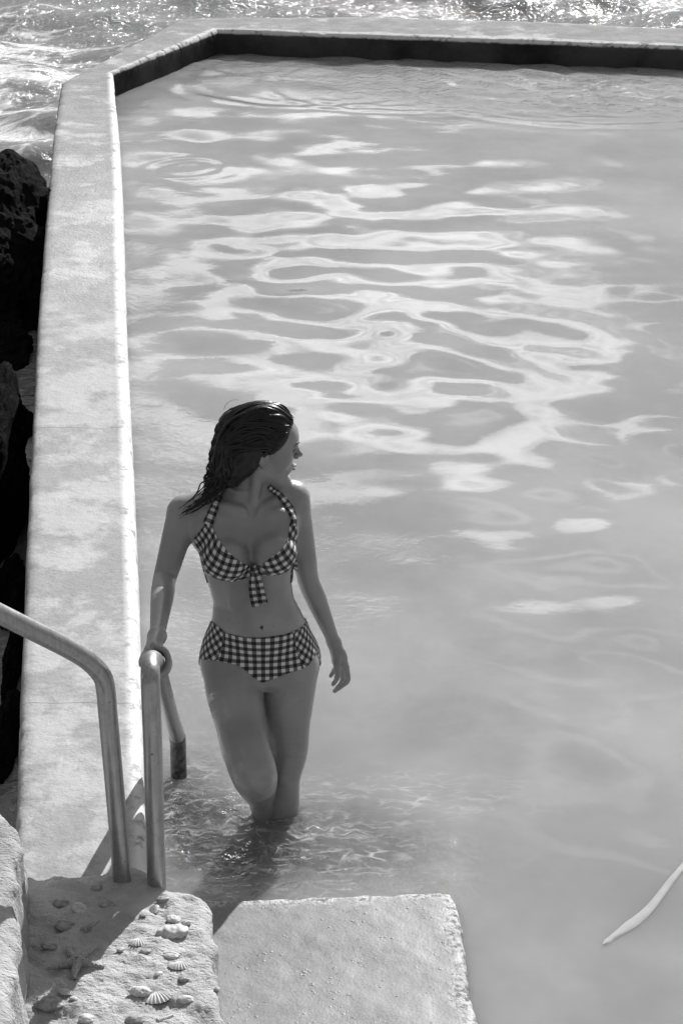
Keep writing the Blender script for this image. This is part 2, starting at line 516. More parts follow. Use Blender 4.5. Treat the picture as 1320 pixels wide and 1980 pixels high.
outer_px = [(22, 1700), (30, 1560), (38, 1350), (48, 1100), (58, 900), (66, 750), (74, 600), (86, 450), (99, 300), (106, 235), (118, 160)]
inner_px = [(288, 1700), (283, 1600), (278, 1400), (271, 1200), (263, 1000), (255, 850), (248, 700), (243, 550), (240, 430), (234, 320), (222, 187)]
outer = [P(a, b_, Z_WALL) for a, b_ in outer_px]
inner = [P(a, b_, 0.0) for a, b_ in inner_px]
o0 = outer[0] + (outer[0] - outer[1]).normalized() * 1.5; i0 = inner[0] + (inner[0] - inner[1]).normalized() * 1.5
segA = (spl2([o0] + outer, 420), spl2([i0] + inner, 420))
oB = [outer[-1], P(270, 78, Z_WALL), P(345, 36, Z_WALL)]
iB = [inner[-1], P(423, 103, 0)]
segB = (spl2(oB, 130), spl2(iB, 130))
bc = P(423, 103, 0); br_ = P(1320, 136, 0); db = (br_ - bc).normalized()
fo = P(700, 30, Z_WALL); fo2 = P(1320, 52, Z_WALL)
oC = [oB[-1], fo, fo2, fo2 + (fo2 - fo).normalized() * 4.5]
iC = [bc, br_, br_ + db * 3.6]
segC = (spl2(oC, 260), spl2(iC, 260))
# on round the side of the pool that the photograph leaves out
oD = [oC[-1], (oC[-1][0] + 0.3, 1.2)]; iD = [iC[-1], (iC[-1][0] + 0.25, 1.6)]
segD = (spl2(oD, 120), spl2(iD, 120))
oE = [oD[-1], (-1.3, 1.0)]; iE = [iD[-1], (-1.0, 1.6)]
segE = (spl2(oE, 90), spl2(iE, 90))
O = np.concatenate([segA[0], segB[0][1:], segC[0][1:], segD[0][1:], segE[0][1:]])
I = np.concatenate([segA[1], segB[1][1:], segC[1][1:], segD[1][1:], segE[1][1:]])
# section: outer foot, outer rounding, top, inner rounding, inner foot
sec = [(0.0, -1.5), (0.0, -0.6), (0.0, 0.0), (0.0, 0.12), (0.003, 0.158), (0.011, 0.175), (0.028, 0.183)]
topf = np.linspace(0.11, 0.89, 22)
rows = []
wdt = np.hypot(*(I - O).T)
dirn = (I - O) / wdt[:, None]
for off, z in sec:
    rows.append((O + dirn * off, np.full(len(O), z)))
for f in topf:
    rows.append((O + (I - O) * f, np.full(len(O), 0.185)))
for off, z in [(0.032, 0.183), (0.017, 0.176), (0.007, 0.162), (0.001, 0.125), (0.0, 0.07), (0.0, 0.0), (0.0, -0.3), (0.0, -1.5)]:
    rows.append((I - dirn * off, np.full(len(O), z)))
V = np.stack([np.concatenate([xy, z[:, None]], 1) for xy, z in rows], 1)      # station, section, 3
ns, nr = V.shape[:2]
vv = V.reshape(-1, 3)
sidew = np.ones(nr); sidew[8:-9] = 0.35
amp = np.tile(sidew, ns)
disp = fbm(vv[:, 0] * 9, vv[:, 1] * 9, vv[:, 2] * 9, 4) * 0.0025 + np.minimum(0, fbm(vv[:, 0] * 26, vv[:, 1] * 26, vv[:, 2] * 26, 3, 5) + 0.62) * 0.022
dn = np.repeat(dirn, nr, 0) * np.tile(np.r_[np.ones(7) * -1, np.zeros(22), np.ones(8)], ns)[:, None]
vv[:, :2] += dn * (disp * amp)[:, None]
vv[:, 2] += np.tile(np.r_[0, 0, 0, np.ones(nr - 6), 0, 0, 0][:nr], ns) * disp * amp * 0.8
vv[:, 2] += (fbm(vv[:, 0] * 1.3, vv[:, 1] * 1.3, 0, 2, 9) * 0.006)
wall = link('pool_wall', vv, grid_faces(ns, nr), MATS['wall_concrete'])
lipv = np.zeros(nr); lipv[-8:-2] = 1.0; lipv[-9] = 0.5
float_attr(wall, 'lip', np.tile(lipv, ns))
tag(wall, 'long pale concrete pool wall with rounded worn edges, bending round the far end of the pool', 'pool wall')

# ------------------------------------------------------------------ water, floor and sea
pool_poly = [tuple(p) for p in (I - dirn * 0.12)]
xs = np.arange(-2.6, 6.4, 0.03); ys = np.arange(1.4, 17.6, 0.03)
X, Y = np.meshgrid(xs, ys, indexing='ij')


def waves(X, Y, n, l0, l1, slope, seed, spread=math.pi, ang0=0.0):
    r = np.random.RandomState(seed); Z = np.zeros_like(X)
    for i in range(n):
        lam = math.exp(r.uniform(math.log(l0), math.log(l1))); th = ang0 + r.uniform(-spread, spread)
        k = 2 * math.pi / lam; a = slope / k * r.uniform(0.5, 1.5) / math.sqrt(n / 2)
        Z += a * np.sin(k * (X * math.cos(th) + Y * math.sin(th)) + r.uniform(0, 6.28))
    return Z


def blob(X, Y, cx, cy, rx, ry, p=2):
    return np.exp(-(np.abs((X - cx) / rx) ** p + np.abs((Y - cy) / ry) ** p))


amp = 0.75 + 0.35 * vnoise(X * 0.5, Y * 0.4, 0, 3)
near = 1 / (1 + np.exp(-(Y - 6.8) * 1.5))
amp *= 0.5 + 0.5 * near
amp *= 1 - 0.38 / (1 + np.exp(-(Y - 13.3) * 2.2))
amp *= 0.45 + 0.55 / (1 + np.exp((X - 1.6) * 2.2))
Z = waves(X, Y, 40, 0.34, 0.95, 0.060, 4) * amp + waves(X, Y, 20, 0.16, 0.34, 0.017, 8) * amp


def ring(cx, cy, r0, width, a, lam=0.06):
    d = np.hypot(X - cx, Y - cy)
    return a * np.sin((d - r0) * 2 * math.pi / lam) * np.exp(-((d - r0) / width) ** 2)


def rg(px, py, r0, width, a, lam):
    global Z
    p = P(px, py, 0); Z += ring(p.x, p.y, r0, width, a, lam)


rg(500, 1600, 0.14, 0.10, 0.006, 0.06); rg(552, 1582, 0.14, 0.12, 0.006, 0.065)
rg(740, 1545, 0.12, 0.07, 0.003, 0.05); rg(345, 1480, 0.10, 0.12, 0.0025, 0.07)
rg(540, 1640, 0.05, 0.05, 0.002, 0.045); rg(600, 150, 0.95, 0.16, 0.004, 0.20); rg(1150, 150, 1.5, 0.22, 0.005, 0.22)
rg(360, 325, 0.22, 0.10, 0.003, 0.15); rg(760, 160, 0.9, 0.14, 0.004, 0.16)
plat_poly = [P(380, 1738, 0.03), P(880, 1722, 0.03), P(928, 2040, 0.03), P(380, 2040, 0.03)]
sdp = poly_sd(X, Y, plat_poly)
Z *= np.clip(0.25 + sdp / 0.35, 0.25, 1)
chop = np.full_like(X, 0.018) + 0.02 * np.clip(vnoise(X * 0.7, Y * 0.5, 0, 12), 0, 1)
lp = P(470, 1590, 0); chop += 4.2 * blob(X, Y, lp.x - 0.05, lp.y + 0.02, 0.20, 0.20, 2)
sp_ = P(620, 1680, 0); chop += 1.6 * blob(X, Y, sp_.x, sp_.y, 0.42, 0.24, 4)
rp = P(350, 1560, 0); chop += 1.4 * blob(X, Y, rp.x, rp.y, 0.14, 0.35)
lw = P(270, 1150, 0); chop += 0.12 * np.exp(-((X - np.interp(Y, I[:420, 1], I[:420, 0])) / 0.5) ** 2)
fr_ = P(1180, 165, 0); Z += 0.008 * np.clip(blob(X, Y, fr_.x + 0.6, fr_.y + 0.3, 1.9, 1.3, 4), 0, 1) * waves(X, Y, 24, 0.12, 0.35, 0.5, 33, 0.9, 1.2) / 0.02
fr2 = P(620, 115, 0); Z += 0.005 * blob(X, Y, fr2.x, fr2.y + 0.2, 1.1, 0.8, 4) * waves(X, Y, 20, 0.14, 0.4, 0.5, 34, 0.8, 1.3) / 0.02
chop += 3.8 * blob(X, Y, fr_.x + 0.6, fr_.y + 0.5, 2.0, 1.4, 3) * np.clip(0.7 + 0.8 * vnoise(X * 1.1, Y * 1.1, 0, 55), 0, 1.3)
chop += 1.0 * blob(X, Y, fr2.x, fr2.y + 0.2, 1.2, 0.9, 3)
murk = np.full_like(X, 0.86)
sub_poly = [P(300, 1770, -0.1), P(845, 1770, -0.1), P(825, 1700, -0.1), P(790, 1640, -0.1), P(740, 1610, -0.1), P(300, 1610, -0.1)]
sdm = poly_sd(X, Y, sub_poly) + 0.04 * fbm(X * 6, Y * 6, 0, 3, 4)
murk -= 0.44 * np.clip(0.5 - sdm / 0.2, 0, 1)
murk = np.clip(murk - 0.12 * blob(X, Y, lp.x + 0.05, lp.y - 0.12, 0.18, 0.34, 2) * 2.6, 0.10, 1)
murk = np.clip(murk - 0.55 * blob(X, Y, rp.x, rp.y + 0.05, 0.13, 0.30, 2), 0.16, 1)
q_ = P(720, 1260, 0); chop += 0.14 * blob(X, Y, q_.x, q_.y, 0.5, 0.9)
q_ = P(345, 1180, 0); chop += 0.22 * blob(X, Y, q_.x, q_.y, 0.35, 1.6)
vv = np.stack([X, Y, Z], -1).reshape(-1, 3)
fc = grid_faces(len(xs), len(ys))
cen = vv[fc].mean(1)
fc = fc[in_poly(cen[:, 0], cen[:, 1], [tuple(p) for p in (I - dirn * 0.10)])]
pw = link('pool_water', vv, fc, MATS['pool_water']); tag(pw, kind='structure')
float_attr(pw, 'chop', chop.ravel()); float_attr(pw, 'murk', murk.ravel())
caustic = 0.42 * np.clip(0.7 - sdm / 0.15, 0, 1) * np.clip(0.75 + 0.6 * vnoise(X * 3, Y * 3, 0, 6), 0, 1)  # where the painted light net shows
q_ = P(345, 1560, 0); caustic = np.maximum(caustic, 0.5 * blob(X, Y, q_.x, q_.y, 0.14, 0.3))
q_ = P(760, 1540, 0); caustic = np.maximum(caustic, 0.35 * blob(X, Y, q_.x, q_.y, 0.3, 0.12))
float_attr(pw, 'caustic', caustic.ravel())

fl = link('pool_floor', [(-2.6, 1.2, -0.85), (7, 1.2, -0.85), (7, 18, -0.85), (-2.6, 18, -0.85)], [(0, 1, 2, 3)], MATS['pale_sand']); tag(fl, kind='structure')
sb = link('seabed', [(-600, -200, -1.9), (600, -200, -1.9), (600, 900, -1.9), (-600, 900, -1.9)], [(0, 1, 2, 3)], MATS['dark_seabed']); tag(sb, kind='structure')

# sea: a fine choppy sheet near, stretching out to the horizon
gx = np.concatenate([-np.geomspace(600, 9, 50), np.arange(-8.9, 8.9, 0.055), np.geomspace(9, 600, 50)])
gy = np.concatenate([-np.geomspace(200, 1, 20), np.arange(-0.5, 1.0, 0.4), np.arange(1.0, 31, 0.06), np.geomspace(31.5, 900, 60)])
SX, SY = np.meshgrid(gx, gy, indexing='ij')
fine = ((np.abs(SX) < 9.2) & (SY > 0.8) & (SY < 31.4)).astype(float)
calm = 1 / (1 + np.exp(-(SY - 12.5) * 1.2))
SZ = (waves(SX, SY, 30, 0.9, 3.2, 0.16, 51, 1.2, 1.4) + waves(SX, SY, 24, 0.3, 0.9, 0.13, 52, 1.5, 1.3)) * (0.22 + 0.78 * calm)
SZ = Z_SEA + np.where(fine > 0, SZ, SZ * 0.3)
sv = np.stack([SX, SY, SZ], -1).reshape(-1, 3); fc = grid_faces(len(gx), len(gy))
cen = sv[fc].mean(1)
fc = fc[~in_poly(cen[:, 0], cen[:, 1], [tuple(p) for p in (O + dirn * 0.12)])]
sea = link('sea', sv, fc, MATS['sea_water']); tag(sea, kind='structure')
cw = P(60, 200, Z_SEA)
foam_glare = 0.9 * blob(SX, SY, cw.x - 1.0, cw.y + 0.5, 1.8, 3.0) + 0.25 * np.clip(vnoise(SX * 0.5, SY * 0.4, 0, 77), 0, 1)  # scattered foam, plus a white patch painted for the glare at left
float_attr(sea, 'foam_glare', foam_glare.ravel()); float_attr(sea, 'chop', (0.45 + 0.8 * calm).ravel())

# ------------------------------------------------------------------ steps and blocks


def slab(name, poly_xy, z_top, z_bot, mat, res=0.012, rnd=0.03, rough=0.004, seed=1, edge_attr=False, lump=0.0, side_rough=0.01):
    """a worn concrete slab: height field inside the outline, rounded lip, ragged sides"""
    poly = [(p[0], p[1]) for p in poly_xy]
    a = np.array(poly); lo_, hi_ = a.min(0) - res * 2, a.max(0) + res * 2
    # outline resampled, then rings inwards
    n = len(a)
    per = np.hypot(*(np.roll(a, -1, 0) - a).T).sum()
    pts = spl2(list(poly) + [poly[0]], int(per / res) + 1)[:-1]
    tang = np.roll(pts, -1, 0) - np.roll(pts, 1, 0); tang /= np.hypot(*tang.T)[:, None] + 1e-9
    area = 0.5 * np.sum(a[:, 0] * np.roll(a[:, 1], -1) - np.roll(a[:, 0], -1) * a[:, 1])
    nrm = np.stack([tang[:, 1], -tang[:, 0]], 1) * (1 if area > 0 else -1)       # outwards
    for _ in range(int(rnd / res) + 2):
        nrm = (np.roll(nrm, 1, 0) + nrm * 2 + np.roll(nrm, -1, 0)) / 4
    verts = []; faces = []; ring_i = []
    zs = [z_bot] + list(np.linspace(z_bot, z_top - rnd, 14))[1:]
    prof = [(0.0, z) for z in zs] + [(rnd * (1 - math.cos(q)), z_top - rnd + rnd * math.sin(q)) for q in np.linspace(0.25, math.pi / 2, 6)]
    for off, z in prof:
        q = pts - nrm * off
        dd_ = fbm(q[:, 0] * 14, q[:, 1] * 14, z * 14, 4, seed) * side_rough
        q = q + nrm * dd_[:, None]
        ring_i.append(len(verts)); verts += [(x, y, z) for x, y in q]
    m = len(pts)
    for r_ in range(len(prof) - 1):
        for k in range(m):
            a0, b0 = ring_i[r_] + k, ring_i[r_] + (k + 1) % m
            faces.append((a0, b0, b0 + m, a0 + m) if area > 0 else (b0, a0, a0 + m, b0 + m))
    # top cap as a triangulated grid inside the last ring
    from mathutils.geometry import delaunay_2d_cdt
    last = [Vector((verts[ring_i[-1] + k][0], verts[ring_i[-1] + k][1])) for k in range(m)]
    gxx, gyy = np.meshgrid(np.arange(lo_[0], hi_[0], res), np.arange(lo_[1], hi_[1], res), indexing='ij')
    sd = poly_sd(gxx.ravel(), gyy.ravel(), [(v.x, v.y) for v in last])
    ins = sd < -res * 0.7
    gp = [Vector((x, y)) for x, y in zip(gxx.ravel()[ins], gyy.ravel()[ins])]
    cv, ce, cf, ov, oe, of = delaunay_2d_cdt(last + gp, [], [list(range(m))], 1, 1e-6)
    base = len(verts)
    verts += [(v.x, v.y, z_top) for v in cv]; faces += [tuple(base + i for i in f) for f in cf]
    va = np.array(verts)
    topm = va[:, 2] > z_top - rnd * 1.2
    va[topm, 2] += fbm(va[topm, 0] * 16, va[topm, 1] * 16, 0, 5, seed + 3, 0.6) * rough + fbm(va[topm, 0] * 3.5, va[topm, 1] * 3.5, 0, 3, seed + 8) * lump
    o = link(name, [tuple(v) for v in va], faces, MATS[mat])
    bm = bmesh.new(); bm.from_mesh(o.data); bmesh.ops.remove_doubles(bm, verts=bm.verts, dist=1e-5); bmesh.ops.recalc_face_normals(bm, faces=bm.faces); bm.to_mesh(o.data); bm.free()
    if edge_attr:
        co_ = np.array([v.co for v in o.data.vertices])
        s_ = poly_sd(co_[:, 0], co_[:, 1], poly)
        e = np.clip(1 + s_ / 0.05 + 0.5 * fbm(co_[:, 0] * 20, co_[:, 1] * 20, 0, 3), 0, 1)
        float_attr(o, 'edge', e)
    else:
        float_attr(o, 'edge', np.zeros(len(o.data.vertices)))
    return o


def pl(pxs, z):
    return [P(a, b_, z) for a, b_ in pxs]


plat = slab('concrete_step', pl([(330, 2080), (935, 2080), (921, 1980), (903, 1860), (889, 1765), (884, 1735), (873, 1724), (850, 1722), (640, 1729), (400, 1737), (330, 1740)], 0.03),
            0.03, -1.2, 'step_concrete', res=0.012, rnd=0.022, rough=0.0010, seed=11, edge_attr=True, lump=0.002)
tag(plat, 'broad flat grey concrete step at water level with a crusted right edge', 'step')
sub = slab('submerged_step', pl([(330, 1760), (828, 1760), (812, 1700), (790, 1655), (760, 1632), (560, 1628), (330, 1640)], -0.15),
           -0.235, -1.2, 'pale_render', res=0.02, rnd=0.03, rough=0.01, seed=21, lump=0.01)
tag(sub, 'lower concrete step under shallow water beneath the feet of the woman', 'step')
ZB = 0.33
block = slab('mortar_block', pl([(45, 2080), (436, 2080), (433, 1980), (426, 1900), (413, 1810), (404, 1745), (395, 1727), (372, 1718), (330, 1713), (300, 1692), (262, 1671), (238, 1669), (190, 1677), (130, 1684), (60, 1690), (20, 1692)], ZB),
             ZB, -1.0, 'mortar', res=0.007, rnd=0.028, rough=0.0085, seed=31, lump=0.010, side_rough=0.012)
tag(block, 'pale mortar block set with sea shells and a starfish under the two handrails', 'mortar block')
ZL = 0.56
side = slab('side_wall', pl([(-300, 2080), (24, 2080), (25, 1980), (30, 1850), (33, 1700), (38, 1620), (33, 1580), (10, 1568), (-60, 1566), (-300, 1566)], ZL),
            ZL, -1.0, 'mortar', res=0.012, rnd=0.035, rough=0.004, seed=41, lump=0.008, side_rough=0.02)
tag(side, 'thick rough whitewashed wall cut off by the bottom left corner, beside the shells', 'wall')

# ------------------------------------------------------------------ rocks


def rock(name, label, c, r, seed, flat=0.0, group='dark rocks outside the pool wall'):
    bm = bmesh.new(); bmesh.ops.create_icosphere(bm, subdivisions=6, radius=1.0)
    a = np.array([v.co for v in bm.verts])
    bm_f = [[v.index for v in f.verts] for f in bm.faces]; bm.free()
    d = 1 + 0.22 * fbm(a[:, 0] * 1.6, a[:, 1] * 1.6, a[:, 2] * 1.6, 3, seed) + 0.07 * np.abs(fbm(a[:, 0] * 5, a[:, 1] * 5, a[:, 2] * 5, 5, seed + 5, 0.62))
    p = a * d[:, None] * np.array(r)
    p[:, 2] = np.where(p[:, 2] < -r[2] * 0.8, -r[2] * 0.8, p[:, 2])
    o = link(name, p, np.array(bm_f), MATS['wet_rock'], smooth=False)
    o.location = c; tag(o, label, 'rock', group)
    return o


ra = P(40, 655, Z_SEA)
rock('sea_rock', 'tallest black jagged rock against the far outer side of the pool wall', (ra.x - 0.20, ra.y + 0.8, -0.30), (0.52, 0.80, 0.60), 3)
rb = P(0, 1120, Z_SEA)
rock('sea_rock', 'black rock rising at the left edge halfway along the pool wall', (rb.x - 0.17, rb.y + 0.5, -0.25), (0.20, 0.70, 0.50), 14)
for (px, py, rx, ry, rz, sd_, lb) in [(4, 690, 0.16, 0.24, 0.14, 5, 'low dark rock in the water just below the tallest rock'),
                                      (38, 832, 0.09, 0.20, 0.10, 9, 'small wet dark stone close to the wall between the two big rocks'),
                                      (30, 1275, 0.035, 0.32, 0.10, 23, 'narrow wet rock lying along the wall just behind the curved handrail'),
                                      (10, 1445, 0.05, 0.28, 0.12, 27, 'low weedy rock nearest the side wall in the bottom left'),
                                      (26, 1165, 0.07, 0.20, 0.14, 29, 'crusty dark rock just above the curved handrail')]:
    q = P(px, py, Z_SEA); rock('sea_rock', lb, (q.x, q.y, Z_SEA), (rx, ry, rz), sd_)

# ------------------------------------------------------------------ handrails
pb = P(303, 1708, ZB - 0.01); RT = 0.0235


def to_world_tube(name, path, r, mat, parent=None):
    V_, F_ = tube_geo(path, r, 28)
    return link(name, V_, F_, MATS[mat], parent)


Yp = pb.y
rail2 = [W(303, 1708, Yp) - Vector((0, 0, 0.05)), W(300, 1600, Yp), W(296, 1450, Yp), W(292, 1345, Yp), W(291, 1302, Yp + 0.012),
         W(292, 1280, Yp + 0.07), W(296, 1276, Yp + 0.16), W(303, 1288, 5.0), W(321, 1352, 5.35), W(333, 1392, 5.56), W(340, 1412, 5.66), W(344, 1432, 5.71), W(345, 1462, 5.73), ]
rail2.append(rail2[-1] + Vector((0, 0.0, -0.10)))
path2 = catmull(rail2, 14)
e2 = tag(empty('handrail', tuple(pb)), 'steel handrail the woman holds, arching over and dipping into the water', 'handrail', 'steel handrails')
cut = int(len(path2) * 0.815)
adopt(to_world_tube('tube', path2[:cut + 1], RT, 'brushed_steel'), e2)
low = path2[cut:] + [path2[-1] + Vector((0, 0, -0.2)), path2[-1] + Vector((0, 0, -0.62))]
adopt(to_world_tube('dark_foot', low, RT * 1.04, 'dark_steel'), e2)
pa = P(237, 1706, ZB - 0.01)
rail1 = [pa - Vector((0, 0, 0.05)), W(232, 1640, pa.y), W(220, 1500, pa.y), W(209, 1380, pa.y), W(205, 1335, pa.y), W(198, 1308, pa.y - 0.01),
         W(176, 1282, pa.y - 0.03), W(140, 1258, pa.y - 0.06), W(60, 1217, pa.y - 0.13), W(-60, 1157, pa.y - 0.24), W(-300, 1037, pa.y - 0.46)]
e1 = tag(empty('handrail', tuple(pa)), 'steel handrail bending off to the left edge of the picture', 'handrail', 'steel handrails')
adopt(to_world_tube('tube', catmull(rail1, 14), RT, 'brushed_steel'), e1)
# ------------------------------------------------------------------ shells set in the block
bvh_block = BVHTree.FromPolygons([v.co for v in block.data.vertices], [p.vertices for p in block.data.polygons])


def on_block(px, py):
    h = bvh_block.ray_cast(Vector((0, 0, CAMH)), ray(px, py).normalized())
    return (h[0], h[1]) if h[0] is not None else (P(px, py, ZB), Vector((0, 0, 1)))


def scallop_geo(r, ribs=11, h=0.42):
    V_, F_ = [], []; na, nrr = 66, 14; spread = R(75)
    for i in range(na + 1):
        a_ = -spread + 2 * spread * i / na
        edge_r = 1.0 - 0.16 * (abs(a_) / spread) ** 2 + 0.025 * math.cos(ribs * math.pi * (i / na) * 2)
        for j in range(nrr + 1):
            q = j / nrr
            rr = q * edge_r * r * 1.7
            rib = math.cos(ribs * math.pi * 2 * i / na) * 0.055 * q
            z = (math.sin(math.pi * (q * 0.86 + 0.12)) ** 0.8 * math.cos(a_ / spread * 1.35) * h + rib) * r
            V_.append(((rr * math.sin(a_)) * 0.95, rr * math.cos(a_) - r * 0.8, max(z, -0.3 * r) - 0.08 * r))
    for i in range(na):
        for j in range(nrr):
            a0 = i * (nrr + 1) + j; F_.append((a0, a0 + nrr + 1, a0 + nrr + 2, a0 + 1))
    return V_, F_


def oval_geo(r, seed, k=1.6, ribs=0, dent=0.0):
    bm = bmesh.new(); bmesh.ops.create_icosphere(bm, subdivisions=4, radius=1.0)
    a = np.array([v.co for v in bm.verts]); f = [[v.index for v in q.verts] for q in bm.faces]; bm.free()
    d = 1 + 0.12 * fbm(a[:, 0] * 2, a[:, 1] * 2, a[:, 2] * 2, 3, seed)
    if ribs:
        d += 0.05 * np.cos(a[:, 0] * ribs)
    if dent:
        d -= dent * np.exp(-((a[:, 1] / 0.22) ** 2)) * (a[:, 2] > 0)
    a = a * d[:, None] * np.array([r * k, r, r * 0.55]) * 0.92
    return [tuple(q) for q in a], f


def auger_geo(length, r):
    V_, F_ = [], []; n, m = 90, 20
    for i in range(n + 1):
        q = i / n; rr = r * (1 - q) ** 0.9 * (0.86 + 0.14 * abs(math.sin(q * 9 * math.pi))) + 0.0006
        for k in range(m):
            a_ = 2 * math.pi * k / m
            V_.append((length * (q - 0.5), rr * math.cos(a_), rr * math.sin(a_)))
    for i in range(n):
        for k in range(m):
            F_.append((i * m + k, i * m + (k + 1) % m, (i + 1) * m + (k + 1) % m, (i + 1) * m + k))
    F_.append(tuple(range(m))[::-1])
    return V_, F_


def place(name, geo, px, py, rot, mat='shell', lift=0.002, label=None, tilt=0.0):
    p, nrm = on_block(px, py)
    o = link(name, geo[0], geo[1], MATS[mat])
    o.parent = block
    o.rotation_euler = (tilt, 0, R(rot)); o.location = p + Vector((0, 0, lift if 'sea_shell' != name else 0.003))
    if label:
        o['label'] = label
    return o


SC = 1 / 780.0      # metres per photograph pixel on the block
for (px, py, r, rot, tl) in [(167, 1704, 13, 190, 0), (266, 1823, 16, 178, .1), (348, 1868, 17, 185, .1), (306, 1930, 22, 205, .1), (127, 1919, 11, 160, 0),
                             (155, 1757, 17, 120, 0), (300, 1758, 12, 90, -.1)]:
    place('scallop_shell', scallop_geo(r * SC), px, py, rot, tilt=tl)
for (px, py, r, rot, k, ribs, dn_, mm) in [(271, 1919, 15, 165, 1.5, 20, 0, 'shell'), (336, 1780, 12, 150, 1.4, 22, 0, 'shell'), (361, 1786, 8, 170, 1.3, 0, 0, 'shell'),
                                           (330, 1850, 12, 170, 1.6, 0, .25, 'shell'), (281, 1842, 9, 190, 1.4, 0, 0, 'shell_dark'), (307, 1885, 7, 40, 1.3, 0, 0, 'shell'),
                                           (355, 1895, 9, 10, 1.2, 0, .2, 'shell_dark'), (360, 1935, 12, 175, 1.4, 30, 0, 'shell'), (315, 1741, 9, 20, 1.6, 0, .2, 'shell_dark'),
                                           (207, 1751, 12, 175, 1.4, 24, 0, 'shell_dark'), (187, 1718, 9, 0, 1.2, 0, 0, 'shell_dark'), (127, 1792, 17, 160, 1.4, 0, .3, 'shell_dark'),
                                           (98, 1943, 22, 165, 1.5, 0, .12, 'shell_dark'), (118, 1748, 14, 170, 1.3, 18, 0, 'shell_dark'), (234, 1838, 6, 30, 1.4, 0, 0, 'shell'),
                                           (262, 1974, 15, 175, 1.3, 0, 0, 'shell_dark'), (168, 1972, 13, 160, 1.3, 0, 0, 'shell'), (277, 1772, 5, 0, 1.5, 0, 0, 'shell_dark'),
                                           (95, 1831, 12, 160, 1.5, 0, .2, 'shell_dark'), (143, 1933, 6, 160, 1.4, 0, 0, 'shell'), (420, 1915, 6, 90, 1.3, 0, 0, 'shell_dark')]:
    place('sea_shell', oval_geo(r * SC, int(px), k, ribs, dn_), px, py, rot, mm)
place('auger_shell', auger_geo(48 * SC, 8 * SC), 178, 1790, 53, 'shell_dark')
place('auger_shell', auger_geo(34 * SC, 6 * SC), 320, 1970, 38, 'shell')
place('conch_shell', oval_geo(21 * SC, 99, 1.5, 14, 0), 335, 1803, 188, 'shell', label='broken ribbed shell, the largest near the outer edge')
# starfish
V_, F_ = [], []
arms = [(113, 62), (64, 62), (-8, 50), (-87, 50), (197, 60)]
m = 14
for ai, (ang, L) in enumerate(arms):
    a_ = R(ang); L *= SC; d_ = Vector((math.cos(a_), math.sin(a_), 0)); s_ = Vector((-d_.y, d_.x, 0))
    for i in range(19):
        q = i / 18; wd = (0.0105 * (1 - q) ** 0.6 + 0.0022); hh = 0.012 * (1 - q) ** 0.7 + 0.002
        bend = 0.006 * math.sin(q * 2.5 + ai)
        for k in range(m):
            g = 2 * math.pi * k / m
            V_.append(d_ * (L * q) + s_ * (wd * math.cos(g) + bend) + Vector((0, 0, hh * math.sin(g) * (1 + 0.12 * math.cos(i * 2.4)) + 0.002)))
    b0 = ai * 19 * m
    for i in range(18):
        for k in range(m):
            F_.append((b0 + i * m + k, b0 + i * m + (k + 1) % m, b0 + (i + 1) * m + (k + 1) % m, b0 + (i + 1) * m + k))
sf = place('starfish', (V_, F_), 152, 1868, 0, 'starfish_skin', 0.006)

# ------------------------------------------------------------------ the woman: one distance field, one skin


